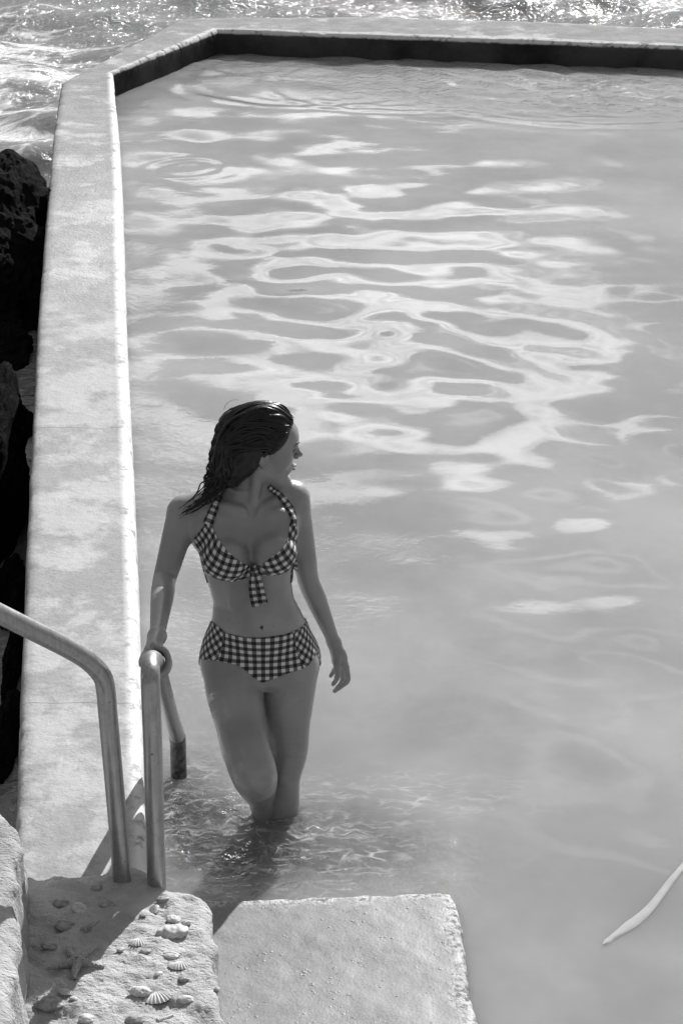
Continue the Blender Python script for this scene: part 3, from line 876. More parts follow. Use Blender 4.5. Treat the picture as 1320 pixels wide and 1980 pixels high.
class Vol:
    def __init__(s, lo_, hi_, h):
        s.lo = np.array(lo_, float); s.h = h
        s.n = np.ceil((np.array(hi_) - s.lo) / h).astype(int) + 1
        s.F = np.full(tuple(s.n), 1.0, np.float32)

    def region(s, lo_, hi_):
        a = np.maximum(0, np.floor((np.array(lo_) - s.lo) / s.h).astype(int)); b = np.minimum(s.n, np.ceil((np.array(hi_) - s.lo) / s.h).astype(int) + 1)
        ax = [(s.lo[i] + s.h * np.arange(a[i], b[i])).astype(np.float32) for i in range(3)]
        return tuple(slice(a[i], b[i]) for i in range(3)), ax[0][:, None, None], ax[1][None, :, None], ax[2][None, None, :]

    def add(s, fn, lo_, hi_, k=0.01, cutout=False):
        kf = k if callable(k) else None; k = 0.03 if kf else k; mg = k + 0.012
        sl, x, y, z = s.region(np.array(lo_) - mg, np.array(hi_) + mg)
        d = fn(x, y, z); f = s.F[sl]
        if kf:
            k = kf(x, y, z)
        if cutout:
            a, b = -f, d
            hh = np.maximum(k - np.abs(a - b), 0) / k
            s.F[sl] = -(np.minimum(a, b) - hh * hh * k / 4)
        else:
            hh = np.maximum(k - np.abs(f - d), 0) / k
            s.F[sl] = np.minimum(f, d) - hh * hh * k / 4

    def cap(s, a, b, r0, r1, k=0.01, cutout=False):
        a = np.array(a, float); b = np.array(b, float); e = b - a; L2 = (e * e).sum() + 1e-12; rm = max(r0, r1)

        def fn(x, y, z):
            t_ = np.clip(((x - a[0]) * e[0] + (y - a[1]) * e[1] + (z - a[2]) * e[2]) / L2, 0, 1)
            return np.sqrt((x - a[0] - t_ * e[0]) ** 2 + (y - a[1] - t_ * e[1]) ** 2 + (z - a[2] - t_ * e[2]) ** 2) - (r0 + (r1 - r0) * t_)
        s.add(fn, np.minimum(a, b) - rm, np.maximum(a, b) + rm, k, cutout)

    def chain(s, pts, rad, k=0.01, first_k=None):
        P_ = catmull(pts, 5); n_ = len(P_)
        q_ = np.linspace(0, len(rad) - 1, n_); R_ = np.interp(q_, np.arange(len(rad)), rad)
        if len(rad) > 3:
            R_ = np.convolve(np.pad(R_, 2, mode='edge'), [.1, .2, .4, .2, .1], 'valid')
        A = np.array([tuple(p) for p in P_]); rm = R_.max()

        def fn(x, y, z):
            best = None
            for i in range(n_ - 1):
                a = A[i]; e = A[i + 1] - a; L2 = (e * e).sum() + 1e-12
                t_ = np.clip(((x - a[0]) * e[0] + (y - a[1]) * e[1] + (z - a[2]) * e[2]) / L2, 0, 1)
                d = np.sqrt((x - a[0] - t_ * e[0]) ** 2 + (y - a[1] - t_ * e[1]) ** 2 + (z - a[2] - t_ * e[2]) ** 2) - (R_[i] + (R_[i + 1] - R_[i]) * t_)
                best = d if best is None else np.minimum(best, d)
            return best
        s.add(fn, A.min(0) - rm, A.max(0) + rm, k)

    def ell(s, c, r, M=None, k=0.01, cutout=False):
        c = np.array(c, float); r = np.array(r, float); rm = r.max()
        M = np.eye(3) if M is None else np.array(M)          # columns: local axes

        def fn(x, y, z):
            dx_, dy_, dz_ = x - c[0], y - c[1], z - c[2]
            l = [dx_ * M[0, i] + dy_ * M[1, i] + dz_ * M[2, i] for i in range(3)]
            k0 = np.sqrt((l[0] / r[0]) ** 2 + (l[1] / r[1]) ** 2 + (l[2] / r[2]) ** 2)
            k1 = np.sqrt((l[0] / r[0] ** 2) ** 2 + (l[1] / r[1] ** 2) ** 2 + (l[2] / r[2] ** 2) ** 2) + 1e-9
            return k0 * (k0 - 1) / k1
        s.add(fn, c - rm, c + rm, k, cutout)

    def mesh(s):
        """surface nets"""
        F_ = s.F; ins = F_ < 0
        c8 = np.zeros(tuple(np.array(F_.shape) - 1), np.int8)
        for i in (0, 1):
            for j in (0, 1):
                for k in (0, 1):
                    c8 += ins[i:i + c8.shape[0], j:j + c8.shape[1], k:k + c8.shape[2]]
        act = (c8 > 0) & (c8 < 8)
        idx = np.full(c8.shape, -1, np.int32); cells = np.argwhere(act); idx[act] = np.arange(len(cells))
        acc = np.zeros((len(cells), 3)); cnt = np.zeros(len(cells))
        cx, cy, cz = cells.T
        cor = [(i, j, k) for i in (0, 1) for j in (0, 1) for k in (0, 1)]
        for A in cor:
            for ax in range(3):
                if A[ax] == 0:
                    B = list(A); B[ax] = 1
                    fa = F_[cx + A[0], cy + A[1], cz + A[2]]; fb = F_[cx + B[0], cy + B[1], cz + B[2]]
                    cr_ = (fa < 0) != (fb < 0)
                    t_ = np.where(cr_, fa / (fa - fb + 1e-20), 0)
                    p = np.tile(np.array(A, float), (len(cells), 1)); p[:, ax] += t_
                    acc += p * cr_[:, None]; cnt += cr_
        V_ = s.lo + s.h * (cells + acc / cnt[:, None])
        quads = []
        for ax in range(3):
            o1, o2 = [i for i in range(3) if i != ax]
            sa = [slice(1, -1)] * 3; sb_ = [slice(1, -1)] * 3
            sa[ax] = slice(0, -1); sb_[ax] = slice(1, None)
            a = ins[tuple(sa)]; b = ins[tuple(sb_)]
            e = np.argwhere(a != b); inside_first = a[a != b]
            e = e + np.array([0 if i == ax else 1 for i in range(3)])
            def cell(d1, d2):
                q = e.copy(); q[:, o1] -= d1; q[:, o2] -= d2
                return idx[q[:, 0], q[:, 1], q[:, 2]]
            q4 = np.stack([cell(1, 1), cell(0, 1), cell(0, 0), cell(1, 0)], 1)
            flip = inside_first if ax != 1 else ~inside_first
            q4[~flip] = q4[~flip][:, ::-1]
            quads.append(q4)
        Q = np.concatenate(quads); Q = Q[(Q >= 0).all(1)]
        return V_, Q


YT = 5.52      # distance of the trunk
body = Vol((-0.62, 4.82, -0.36), (0.10, 5.86, 1.34), 0.0027)

# trunk from its outline: rows (py, left px, right px, half depth, Y of the axis)
rows_t = [(940, 447, 517, .050, 5.535), (962, 432, 524, .058, 5.53), (985, 398, 560, .075, 5.525), (1010, 388, 570, .088, 5.52), (1050, 384, 568, .095, 5.515), (1090, 392, 566, .094, 5.515),
          (1130, 404, 564, .088, 5.52), (1160, 412, 568, .082, 5.525), (1185, 411, 582, .083, 5.53), (1207, 407, 593, .088, 5.54), (1240, 393, 606, .098, 5.548), (1275, 389, 612, .104, 5.552),
          (1300, 391, 613, .098, 5.552), (1312, 398, 606, .085, 5.552)]
zt, cxt, at_, bt, yt = [], [], [], [], []
for py, L_, R_, b_, yy_ in rows_t:
    l, r = W(L_, py, yy_), W(R_, py, yy_)
    zt.append(l.z); cxt.append((l.x + r.x) / 2); at_.append((r.x - l.x) / 2); bt.append(b_); yt.append(yy_)
order = np.argsort(zt); zt = np.array(zt)[order]
dense = np.linspace(zt[0], zt[-1], 400)
ker = np.exp(-np.linspace(-2, 2, 25) ** 2); ker /= ker.sum()


def dsm(v):
    v = np.interp(dense, zt, np.array(v)[order]); return np.convolve(np.pad(v, 12, mode='edge'), ker, 'valid')


TC, TA, TB, TY = dsm(cxt), dsm(at_), dsm(bt), dsm(yt)


def trunk(x, y, z):
    zz = np.clip(z, zt[0], zt[-1]); cx_, a_, b_, y_ = [np.interp(zz, dense, q).astype(np.float32) for q in (TC, TA, TB, TY)]
    q = (np.abs((x - cx_) / a_) ** 2.25 + np.abs((y - y_) / b_) ** 2.25) ** (1 / 2.25)
    d = (q - 1) * np.minimum(a_, b_)
    return np.maximum(d, np.maximum(z - zt[-1], zt[0] - z))


body.add(trunk, (-0.5, 5.38, zt[0]), (-0.03, 5.68, zt[-1]), 0.01)

# legs: screen-left leg is her right one, its knee forward
hipR, hipL = W(447, 1282, 5.54), W(560, 1282, 5.55)
kneeR = W(493, 1502, 5.345)
kleg = lambda x, y, z: np.interp(z, [0.38, 0.47], [0.003, 0.02]).astype(np.float32)
kneeL = W(549, 1503, 5.475)
mR = W(465, 1395, 5.43); mL = W(553, 1398, 5.515)
ankR = Vector((kneeR.x + 0.026, 5.62, -0.16)); ankL = Vector((kneeL.x - 0.010, 5.56, -0.22))
cR = kneeR.lerp(ankR, 0.38) + Vector((0, 0.022, 0)); cL = kneeL.lerp(ankL, 0.36) + Vector((0, 0.022, 0))
body.ell(W(494, 1508, 5.312), (.052, .042, .046), k=.014); body.ell(W(549, 1505, 5.45), (.030, .028, .036), k=.03)     # knee caps

body.chain([hipR, W(452, 1335, 5.475), mR, W(475, 1447, 5.37), kneeR, cR, kneeR.lerp(ankR, .75), ankR], [.082, .081, .072, .068, .066, .037, .031, .028], kleg)
body.chain([hipL, W(557, 1335, 5.53), mL, W(557, 1450, 5.495), kneeL, cL, kneeL.lerp(ankL, .75), ankL], [.079, .079, .070, .057, .047, .047, .034, .029], kleg)
for ank, s_ in ((ankR, -1), (ankL, 1)):
    heel = ank + Vector((0, 0.03, -0.04)); ball = ank + Vector((s_ * 0.012, -0.135, -0.052))
    body.cap(heel, ball, .027, .020, .03); body.cap(ank, ball + Vector((0, .03, .012)), .026, .018, .03)
    for k in range(5):
        a0 = ball + Vector(((k - 2) * 0.016 + 0.0, 0.0, -0.004)); L = 0.045 - 0.006 * (k if s_ < 0 else 4 - k) * 0.8
        body.cap(a0, a0 + Vector((0.0, -L, -0.006)), .010, .008, .006)
# upper back, then buttocks
body.ell(W(398, 1015, 5.575), (.055, .05, .07), k=.05)  # upper back thickened to block sun from the arm
body.ell((hipR.x + 0.005, 5.61, 0.47), (.075, .065, .085), k=.05); body.ell((hipL.x - 0.005, 5.61, 0.47), (.075, .065, .085), k=.05)
# belly softness, ribcage edge
nav = W(506, 1212, 5.44)
body.ell((nav.x, 5.497, nav.z - 0.02), (.075, .058, .085), k=.05)

# shoulders and arms
shR = W(354, 992, 5.525); elR = W(318, 1122, 5.39); wrR = W(304, 1230, 5.045)
shL = W(568, 962, 5.545); elL = W(596, 1120, 5.61); wrL = W(645, 1240, 5.68)
neckb = W(487, 955, 5.54)
body.cap(W(470, 972, 5.545), shR + Vector((0.012, 0.01, 0.004)), .046, .040, .05)
body.cap(W(500, 965, 5.55), shL + Vector((-0.01, 0.0, 0.0)), .044, .040, .05)
body.cap(W(478, 940, 5.56), shR + Vector((.05, 0.02, 0.02)), .034, .022, .05)          # trapezius
body.cap(W(494, 938, 5.565), shL + Vector((-.045, 0.01, 0.008)), .034, .022, .05)
body.chain([shR, shR.lerp(elR, .35), shR.lerp(elR, .75), elR, elR.lerp(wrR, .28), elR.lerp(wrR, .75), wrR], [.044, .040, .0345, .0315, .0325, .023, .0195], 0.03)
body.chain([shL, shL.lerp(elL, .35), shL.lerp(elL, .75), elL, elL.lerp(wrL, .28), elL.lerp(wrL, .75), wrL], [.043, .040, .034, .0315, .032, .0225, .0185], 0.03)
# pectoral / upper chest fullness and breasts
body.ell(W(425, 1030, 5.46), (.06, .03, .06), k=.05); body.ell(W(535, 1022, 5.46), (.055, .03, .06), k=.05)
brR = W(437, 1080, 5.412); brL = W(532, 1070, 5.412)
body.ell(brR, (.062, .056, .059), k=.024); body.ell(brL, (.056, .056, .057), k=.024)
# collar bones, sternal notch, navel
st = W(487, 990, 5.455)
body.cap(st + Vector((-.014, 0, 0.004)), W(402, 972, 5.49), .0085, .008, .02); body.cap(st + Vector((.014, 0, .004)), W(545, 962, 5.50), .0085, .008, .02)
body.ell(st + Vector((0, -0.004, 0.012)), (.011, .012, .013), k=.02, cutout=True)
body.ell(nav + Vector((0, 0.0, 0)), (.0032, .010, .0048), k=.008, cutout=True)

# head, in its own frame: x forward, y to her left, z up
HS = 0.945
yaw, pit, rol = R(11), R(10), R(0)
Mh = Matrix.Rotation(yaw, 3, 'Z') @ Matrix.Rotation(pit, 3, 'Y') @ Matrix.Rotation(rol, 3, 'X')
ho = W(507, 868, 5.52)


def H(x, y, z):
    return ho + Mh @ Vector((x, y, z)) * HS


def hel(c, r, k=.01, cutout=False, M=None):
    MM = Mh if M is None else Mh @ M
    body.ell(H(*c), np.array(r) * HS, [list(MM[i]) for i in range(3)], k * HS, cutout)


def hcap(a, b, r0, r1, k=.01, cutout=False):
    body.cap(H(*a), H(*b), r0 * HS, r1 * HS, k * HS, cutout)


hel((-.004, 0, .045), (.092, .073, .082))
hel((.032, 0, -.012), (.060, .056, .088), .03)
hel((.040, 0, .045), (.054, .062, .050), .03)                    # forehead
for s_ in (-1, 1):
    hcap((.004, s_ * .048, -.048), (.066, s_ * .012, -.088), .017, .015, .03)
    hel((.055, s_ * .038, -.010), (.025, .021, .024), .025)
hel((.077, 0, -.089), (.016, .019, .014), .018)
hel((.078, 0, -.048), (.018, .026, .026), .02)                   # muzzle
for s_ in (-1, 1):
    hel((.094, s_ * .032, .016), (.016, .017, .012), .014, cutout=True)
    hel((.083, s_ * .028, .034), (.010, .022, .007), .012)       # brow ridge
    hel((.073, s_ * .031, .016), (.0135, .0145, .0125), .004)    # lidded eye
hcap((.089, 0, .028), (.109, 0, -.003), .0065, .0080, .012)
hel((.112, 0, -.005), (.0095, .0085, .0075), .006)
for s_ in (-1, 1):
    hel((.100, s_ * .0115, -.011), (.009, .006, .0065), .005)
hel((.0975, 0, -.0385), (.0075, .019, .0048), .004); hel((.0955, 0, -.0495), (.0080, .016, .0058), .004)
hcap((.103, -.016, -.0437), (.103, .016, -.0437), .0018, .0018, .003, cutout=True)
hel((.092, 0, -.066), (.010, .022, .007), .010, cutout=True)
# ears
Me = Matrix.Rotation(R(-12), 3, 'Y')
for s_ in (-1, 1):
    hel((-.006, s_ * .073, -.004), (.017, .0075, .030), .006, M=Me)
    hel((-.002, s_ * .081, .001), (.0095, .006, .019), .004, cutout=True, M=Me)
# neck with the sternomastoid cord of a turned head
body.cap(H(-.022, 0, -.03), W(484, 962, 5.545), .048, .050, .03)
body.cap(H(-.012, -.050, -.052), W(489, 982, 5.475), .014, .009, .018)
body.cap(H(-.03, .03, -.05), W(510, 965, 5.55), .03, .03, .03)


# hanging hand
def finger(pts, r0, r1, k=.005):
    n = len(pts); body.chain(pts, list(np.linspace(r0, r1, n)), k)


Yh = 5.68
body.cap(wrL, W(656, 1268, Yh), .0185, .021, .015); body.cap(wrL + Vector((0, .01, 0)), W(652, 1280, Yh + .02), .016, .016, .015)
body.cap(W(656, 1262, Yh), W(667, 1288, Yh), .018, .0125, .012); body.cap(W(652, 1268, Yh + .03), W(655, 1288, Yh + .035), .014, .011, .012)
finger([W(668, 1288, Yh), W(672, 1314, Yh - .01), W(660, 1326, Yh - .015), W(651, 1333, Yh - .015)], .0098, .0068)
finger([W(663, 1291, Yh + .020), W(662, 1317, Yh + .016), W(652, 1331, Yh + .012), W(647, 1336, Yh + .01)], .0092, .0065)
finger([W(656, 1291, Yh + .038), W(651, 1312, Yh + .04), W(644, 1323, Yh + .036)], .0088, .0062)
finger([W(650, 1286, Yh + .052), W(645, 1298, Yh + .054), W(639, 1307, Yh + .054)], .0080, .0058)
finger([W(649, 1258, Yh - .012), W(651, 1284, Yh - .030), W(653, 1300, Yh - .034), W(651, 1312, Yh - .036)], .0135, .0080, .010)


# hand on the rail: the rail's axis near it
def rail_at(Y_):
    return min(path2[40:], key=lambda p: abs(p.y - Y_) + (10 if p.z < 0.2 else 0))


r_a, r_b = rail_at(4.88), rail_at(5.05); rt = (r_b - r_a).normalized()
rs = Vector((1, 0, 0)); ru = rs.cross(rt).normalized()      # across and away from the rail
if ru.z < 0:
    ru = -ru


def RP(along, ang, dist):
    return r_a + rt * along + (rs * math.cos(R(ang)) + ru * math.sin(R(ang))) * dist


for i in range(4):
    al = 0.024 + i * 0.0215
    finger([RP(al, 88, .037), RP(al, 48, .037), RP(al - .002, 8, .0345), RP(al - .003, -32, .0335), RP(al - .003, -62, .0335)], .0092, .0068, .002)
finger([RP(.115, 112, .042), RP(.085, 140, .036), RP(.060, 168, .034), RP(.040, 188, .0335)], .0125, .0082, .008)
palm_c = RP(.062, 96, .044)
body.cap(RP(.035, 92, .038), RP(.095, 92, .040), .011, .012, .012)
body.cap(wrR, RP(.085, 96, .046), .0195, .016, .015); body.cap(wrR, RP(.04, 92, .042), .0175, .0125, .015); body.cap(wrR, RP(.105, 108, .044), .018, .014, .015)

bv, bq = body.mesh()
del body
# children of the woman hang under the skin body, which is the top-level mesh
woman = link('person', bv, bq, MATS['skin'])
tag(woman, 'person in a gingham two-piece swimsuit climbing out of the pool, head turned over the shoulder', 'person')
bt_ = BVHTree.FromPolygons([Vector(v) for v in bv], [tuple(int(i) for i in q) for q in bq])
nv = np.zeros((len(bv), 3), np.float32); woman.data.vertices.foreach_get('normal', nv.ravel())
_n = np.zeros(len(bv) * 3, np.float32); woman.data.vertices.foreach_get('normal', _n); nv = _n.reshape(-1, 3)
if (nv * (bv - bv.mean(0))).sum() < 0:
    woman.data.flip_normals(); nv = -nv
    bq = bq[:, ::-1]


def garment(name, f, uvfn, mat, thick=0.0028):
    """cloth cut from the body surface where f < 0, lifted off the skin, with its edge turned in"""
    tri = np.concatenate([bq[:, [0, 1, 2]], bq[:, [0, 2, 3]]])
    fa = f[tri]; keep = (fa < 0).any(1); tri = tri[keep]
    verts = [tuple(v) for v in (bv + nv * thick)]; base = [tuple(v) for v in (bv - nv * 0.002)]
    used = {}; Vo = []; src = []
    def vid(i):
        if i not in used:
            used[i] = len(Vo); Vo.append(verts[i]); src.append(base[i])
        return used[i]
    cuts = {}
    def cutv(i, j):
        key = (min(i, j), max(i, j))
        if key not in cuts:
            t_ = f[key[0]] / (f[key[0]] - f[key[1]])
            cuts[key] = len(Vo)
            Vo.append(tuple(np.array(verts[key[0]]) * (1 - t_) + np.array(verts[key[1]]) * t_))
            src.append(tuple(np.array(base[key[0]]) * (1 - t_) + np.array(base[key[1]]) * t_))
        return cuts[key]
    faces = []; rim = []
    for a, b, c in tri:
        s_ = [f[a] < 0, f[b] < 0, f[c] < 0]; ids = [int(a), int(b), int(c)]
        poly = []; cutp = []
        for k in range(3):
            i, j = ids[k], ids[(k + 1) % 3]
            if s_[k]:
                poly.append(vid(i))
            if s_[k] != s_[(k + 1) % 3]:
                q = cutv(i, j); poly.append(q); cutp.append((q, s_[k]))
        faces.append(tuple(poly))
        if len(cutp) == 2:
            (q0, o0_), (q1, o1_) = cutp
            rim.append((q0, q1) if o0_ else (q1, q0))
    low = {}
    for a, b in rim:
        for q in (a, b):
            if q not in low:
                low[q] = len(Vo); Vo.append(src[q]); src.append(src[q])
        faces.append((b, a, low[a], low[b]))
    o = link(name, Vo, faces, MATS[mat]); o.parent = woman
    co_ = np.array(Vo); uv = uvfn(co_)
    lay = o.data.uv_layers.new(name='cloth'); li = np.zeros(len(o.data.loops), np.int32); o.data.loops.foreach_get('vertex_index', li)
    lay.data.foreach_set('uv', uv[li].astype(np.float32).ravel())
    return o


ppx, ppy = project(bv)
# bottom
top_line = [(380, 1190), (408, 1200), (438, 1225), (476, 1233), (508, 1233), (550, 1227), (579, 1216), (595, 1200), (630, 1180)]
bot_line = [(380, 1272), (389, 1274), (428, 1279), (456, 1285), (476, 1297), (490, 1310), (503, 1319), (512, 1318), (525, 1313), (557, 1301), (584, 1293), (599, 1283), (613, 1258), (630, 1240)]
ty = np.interp(ppx, *zip(*top_line)); by = np.interp(ppx, *zip(*bot_line))
f_front = np.maximum(ty - ppy, ppy - by) / 690.0
ztop_b = W(500, 1201, 5.55).z; zbot_b = W(500, 1274, 5.55).z
f_back = np.maximum(bv[:, 2] - ztop_b, (zbot_b - 0.03) - bv[:, 2])
wb = np.clip((bv[:, 1] - 5.535) / 0.03, 0, 1)
f = f_front * (1 - wb) + f_back * wb
dist_arm = np.abs(bv[:, 0] - (hipR.x + hipL.x) / 2) > 0.187
armline = lambda a, b: np.linalg.norm(bv - (np.array(a) + np.clip(((bv - np.array(a)) @ (np.array(b) - np.array(a))) / ((np.array(b) - np.array(a)) ** 2).sum(), 0, 1)[:, None] * (np.array(b) - np.array(a))), axis=1)
near_arm = (armline(elL, wrL) < 0.045) | (armline(elR, wrR) < 0.045) | (armline(wrL, wrL + Vector((0.01, 0, -.1))) < .06)
f = np.where(dist_arm | near_arm | (bv[:, 2] > 0.75) | (bv[:, 2] < 0.30), 0.1, f)
hc = ((hipR.x + hipL.x) / 2, 5.55)


def uv_bottom(c_):
    a_ = np.arctan2(c_[:, 0] - hc[0], -(c_[:, 1] - hc[1]) * 1.45)
    return np.stack([a_ * 0.140, (c_[:, 2] - 0.50)], 1)


garment('bikini_bottom', f, uv_bottom, 'gingham_panelled')
# top: two cups, a band behind
cupL = [(376, 1041), (381, 1068), (392, 1096), (406, 1112), (425, 1120), (447, 1124), (468, 1120), (484, 1113), (488, 1104), (484, 1096), (466, 1087), (449, 1075), (433, 1058), (420, 1040), (412, 1020), (402, 1006), (391, 1022)]
cupR = [(492, 1104), (492, 1097), (504, 1093), (521, 1080), (541, 1066), (553, 1050), (558, 1034), (560, 1012), (567, 1006), (572, 1020), (574, 1062), (568, 1090), (551, 1107), (530, 1112), (506, 1112)]
gaps = []
for nm, cp in (('L', cupL), ('R', cupR)):
    sd = poly_sd(ppx, ppy, cp) / 700.0
    sd = np.where((bv[:, 1] > 5.50) | (bv[:, 2] < 0.6) | (bv[:, 1] < 5.30), 0.1, sd)
    gaps.append(sd)
isarm = (bv[:, 0] < W(378, 1050, 5.5).x - 0.004) | (bv[:, 0] > W(573, 1050, 5.52).x + 0.002)
f_l = np.where(isarm & (bv[:, 2] > 0.4), 0.1, gaps[0]); f_r = np.where(isarm, 0.1, gaps[1])


def uv_cup(cx_, cz_, ang, bend):
    def fn(c_):
        x = c_[:, 0] - cx_; z = c_[:, 2] - cz_; y_ = c_[:, 1] - 5.42
        x = x + np.tanh(x / 0.03) * np.clip(y_ + 0.05, 0, 1) * 0.35
        a_ = R(ang) + bend * x
        return np.stack([x * np.cos(a_) + z * np.sin(a_), -x * np.sin(a_) + z * np.cos(a_) * 1.05], 1)
    return fn


garment('bikini_cup', f_l, uv_cup(brR.x, brR.z, -22, 3.0), 'gingham')
garment('bikini_cup', f_r, uv_cup(brL.x, brL.z, 24, 3.0), 'gingham')
zb1, zb2 = W(420, 1085, 5.55).z, W(420, 1110, 5.55).z
fb = np.maximum(bv[:, 2] - zb1, zb2 - bv[:, 2]); fb = np.maximum(fb, (5.49 - bv[:, 1]))
fb = np.where(isarm, 0.1, fb)
garment('back_band', fb, lambda c_: np.stack([c_[:, 0], c_[:, 2]], 1), 'gingham')


def skin_at(px, py):
    d = ray(px, py).normalized(); h = bt_.ray_cast(Vector((0, 0, CAMH)), d)
    return h[0], h[1]


def ribbon(name, pts, lift=0.004, mat='gingham', th=0.0025, extra=None, rotuv=0.0):
    """strap lying on the skin along photograph points (px, py, width px)"""
    P3 = []
    dens = []
    for i in range(len(pts) - 1):
        for k in range(8):
            q = k / 8; dens.append(tuple(pts[i][j] * (1 - q) + pts[i + 1][j] * q for j in range(3)))
    dens.append(pts[-1])
    rowsr = []
    for i, (x, y, wd) in enumerate(dens):
        x0, y0, _ = dens[max(0, i - 1)]; x1, y1, _ = dens[min(len(dens) - 1, i + 1)]
        tx, ty_ = x1 - x0, y1 - y0; l = math.hypot(tx, ty_); nx_, ny_ = -ty_ / l, tx / l
        row = []
        for s_ in (-1, -0.5, 0, 0.5, 1):
            p, n_ = skin_at(x + nx_ * wd * s_ / 2, y + ny_ * wd * s_ / 2)
            row.append((p, n_))
        mid = row[2] if row[2][0] is not None else None
        rr_ = []
        for p, n_ in row:
            if p is None or (mid and (p - mid[0]).length > 0.03):
                p, n_ = (mid[0], mid[1]) if mid else (None, None)
            rr_.append((p, n_))
        if mid:
            rowsr.append(rr_)
    V_, F_, UV = [], [], []
    s_len = 0; prev = None
    for rr_ in rowsr:
        if prev is not None:
            s_len += (rr_[2][0] - prev).length
        prev = rr_[2][0]
        n_av = sum((n_ for _, n_ in rr_), Vector()).normalized()
        for j, (p, n_) in enumerate(rr_):
            V_.append(p + n_av * (lift + th * (1 - abs(j - 2) * 0.35))); UV.append(((j - 2) * 0.0055, s_len))
        for j, (p, n_) in enumerate(rr_):
            V_.append(p + n_av * (-0.001)); UV.append(((j - 2) * 0.0055, s_len))
    for i in range(len(rowsr) - 1):
        for j in range(4):
            a0 = i * 10 + j; F_.append((a0, a0 + 1, a0 + 11, a0 + 10))
        a0 = i * 10; F_.append((a0, a0 + 10, a0 + 15, a0 + 5)); F_.append((a0 + 4, a0 + 9, a0 + 19, a0 + 14))
    o = link(name, V_, F_, MATS[mat]); o.parent = woman
    lay = o.data.uv_layers.new(name='cloth')
    for lp_ in o.data.loops:
        lay.data[lp_.index].uv = UV[lp_.vertex_index]
    return o


ribbon('halter_strap', [(402, 1014, 20), (408, 1000, 18), (415, 982, 15), (421, 966, 13), (426, 952, 12), (430, 940, 11), (435, 930, 10)])
ribbon('halter_strap', [(567, 1016, 9), (567, 1004, 11), (562, 988, 12), (553, 973, 12), (541, 959, 11), (529, 948, 10), (520, 939, 9)])
# knot and tails


def cloth_strip(name, pts, widths, nrm=Vector((0, -1, 0.2)), th=0.003, folds=2):
    path = catmull(pts, 8); V_, F_, UV = [], [], []
    nrm = nrm.normalized(); n = len(path); s_len = 0; m_ = 8
    for i, p in enumerate(path):
        t_ = (path[min(i + 1, n - 1)] - path[max(0, i - 1)]).normalized(); sd_ = t_.cross(nrm).normalized()
        wd = np.interp(i / (n - 1), np.linspace(0, 1, len(widths)), widths)
        if i:
            s_len += (p - path[i - 1]).length
        for lay_ in (1, -1):
            for j in range(m_ + 1):
                q = j / m_ * 2 - 1
                V_.append(p + sd_ * (q * wd / 2) + nrm * (lay_ * th / 2 * (1 - q * q * 0.8) + 0.004 * math.sin(q * math.pi * folds) * i / n)); UV.append((q * wd / 2 + 0.004, s_len))
    for i in range(n - 1):
        for j in range(m_):
            a0 = i * 2 * (m_ + 1) + j; st_ = 2 * (m_ + 1)
            F_.append((a0, a0 + 1, a0 + 1 + st_, a0 + st_)); a1 = a0 + m_ + 1
            F_.append((a1 + 1, a1, a1 + st_, a1 + 1 + st_))
        for e_ in (0, m_):
            a0 = i * 2 * (m_ + 1) + e_; F_.append((a0, a0 + st_, a0 + st_ + m_ + 1, a0 + m_ + 1))
    a0 = (n - 1) * 2 * (m_ + 1)
    for j in range(m_):
        F_.append((a0 + j, a0 + j + 1, a0 + j + m_ + 2, a0 + j + m_ + 1))
    o = link(name, V_, F_, MATS['gingham']); o.parent = woman
    lay = o.data.uv_layers.new(name='cloth')
    for lp_ in o.data.loops:
        lay.data[lp_.index].uv = UV[lp_.vertex_index]
    return o


def off_skin(px, py, d):
    p, n_ = skin_at(px, py); return p + Vector((0, -d, 0.1 * d))


yk = skin_at(490, 1112)[0].y - 0.018
cloth_strip('tie_end', [W(488, 1104, yk), W(487, 1125, yk - .006), W(489, 1148, yk - .004), W(495, 1173, yk)], [.010, .016, .021, .024])
cloth_strip('tie_end', [W(494, 1104, yk - .004), W(500, 1122, yk - .01), W(505, 1144, yk - .006), W(509, 1166, yk - .002)], [.010, .017, .022, .026])
kn = W(491, 1100, yk + 0.004)
V_, F_ = oval_geo(0.0125, 5, 1.0, 0, 0.3)
V_ = [Vector((v[0] * 0.95, v[1] * 0.8, v[2] * 2.0)) + kn for v in V_]
o = link('tie_knot', V_, F_, MATS['gingham']); o.parent = woman
lay = o.data.uv_layers.new(name='cloth')
for lp_ in o.data.loops:
    c_ = V_[lp_.vertex_index]; lay.data[lp_.index].uv = (c_.x, c_.z)

# ---- face details
for s_ in (-1,):
    pass


def face_line(name, pts, r, mat, lift=0.0005):
    path = []
    for (x, y, z) in pts:
        p = H(x, y, z); h = bt_.find_nearest(p)
        path.append(h[0] + h[1] * lift)
    path = catmull(path, 5); n = len(path)
    V_, F_ = tube_geo(path, [r * (0.35 + 0.65 * math.sin(math.pi * (i + .5) / n)) for i in range(n)], 8)
    o = link(name, V_, F_, MATS[mat]); o.parent = woman
    return o


for s_ in (-1, 1):
    face_line('eyelashes', [(.086, s_ * .019, .0165), (.090, s_ * .026, .0205), (.087, s_ * .036, .020), (.080, s_ * .044, .0155)], .0022, 'dark_lash')
    face_line('eyebrow', [(.096, s_ * .014, .034), (.094, s_ * .026, .040), (.085, s_ * .039, .041), (.075, s_ * .048, .036)], .0024, 'dark_lash')
face_line('lips', [(.10, -.019, -.044), (.105, -.010, -.040), (.106, 0, -.039), (.105, .010, -.040), (.10, .019, -.044)], .0035, 'lip', -.0012)
face_line('lips', [(.10, -.017, -.046), (.103, -.008, -.0505), (.104, 0, -.051), (.103, .008, -.0505), (.10, .017, -.046)], .0040, 'lip', -.0012)

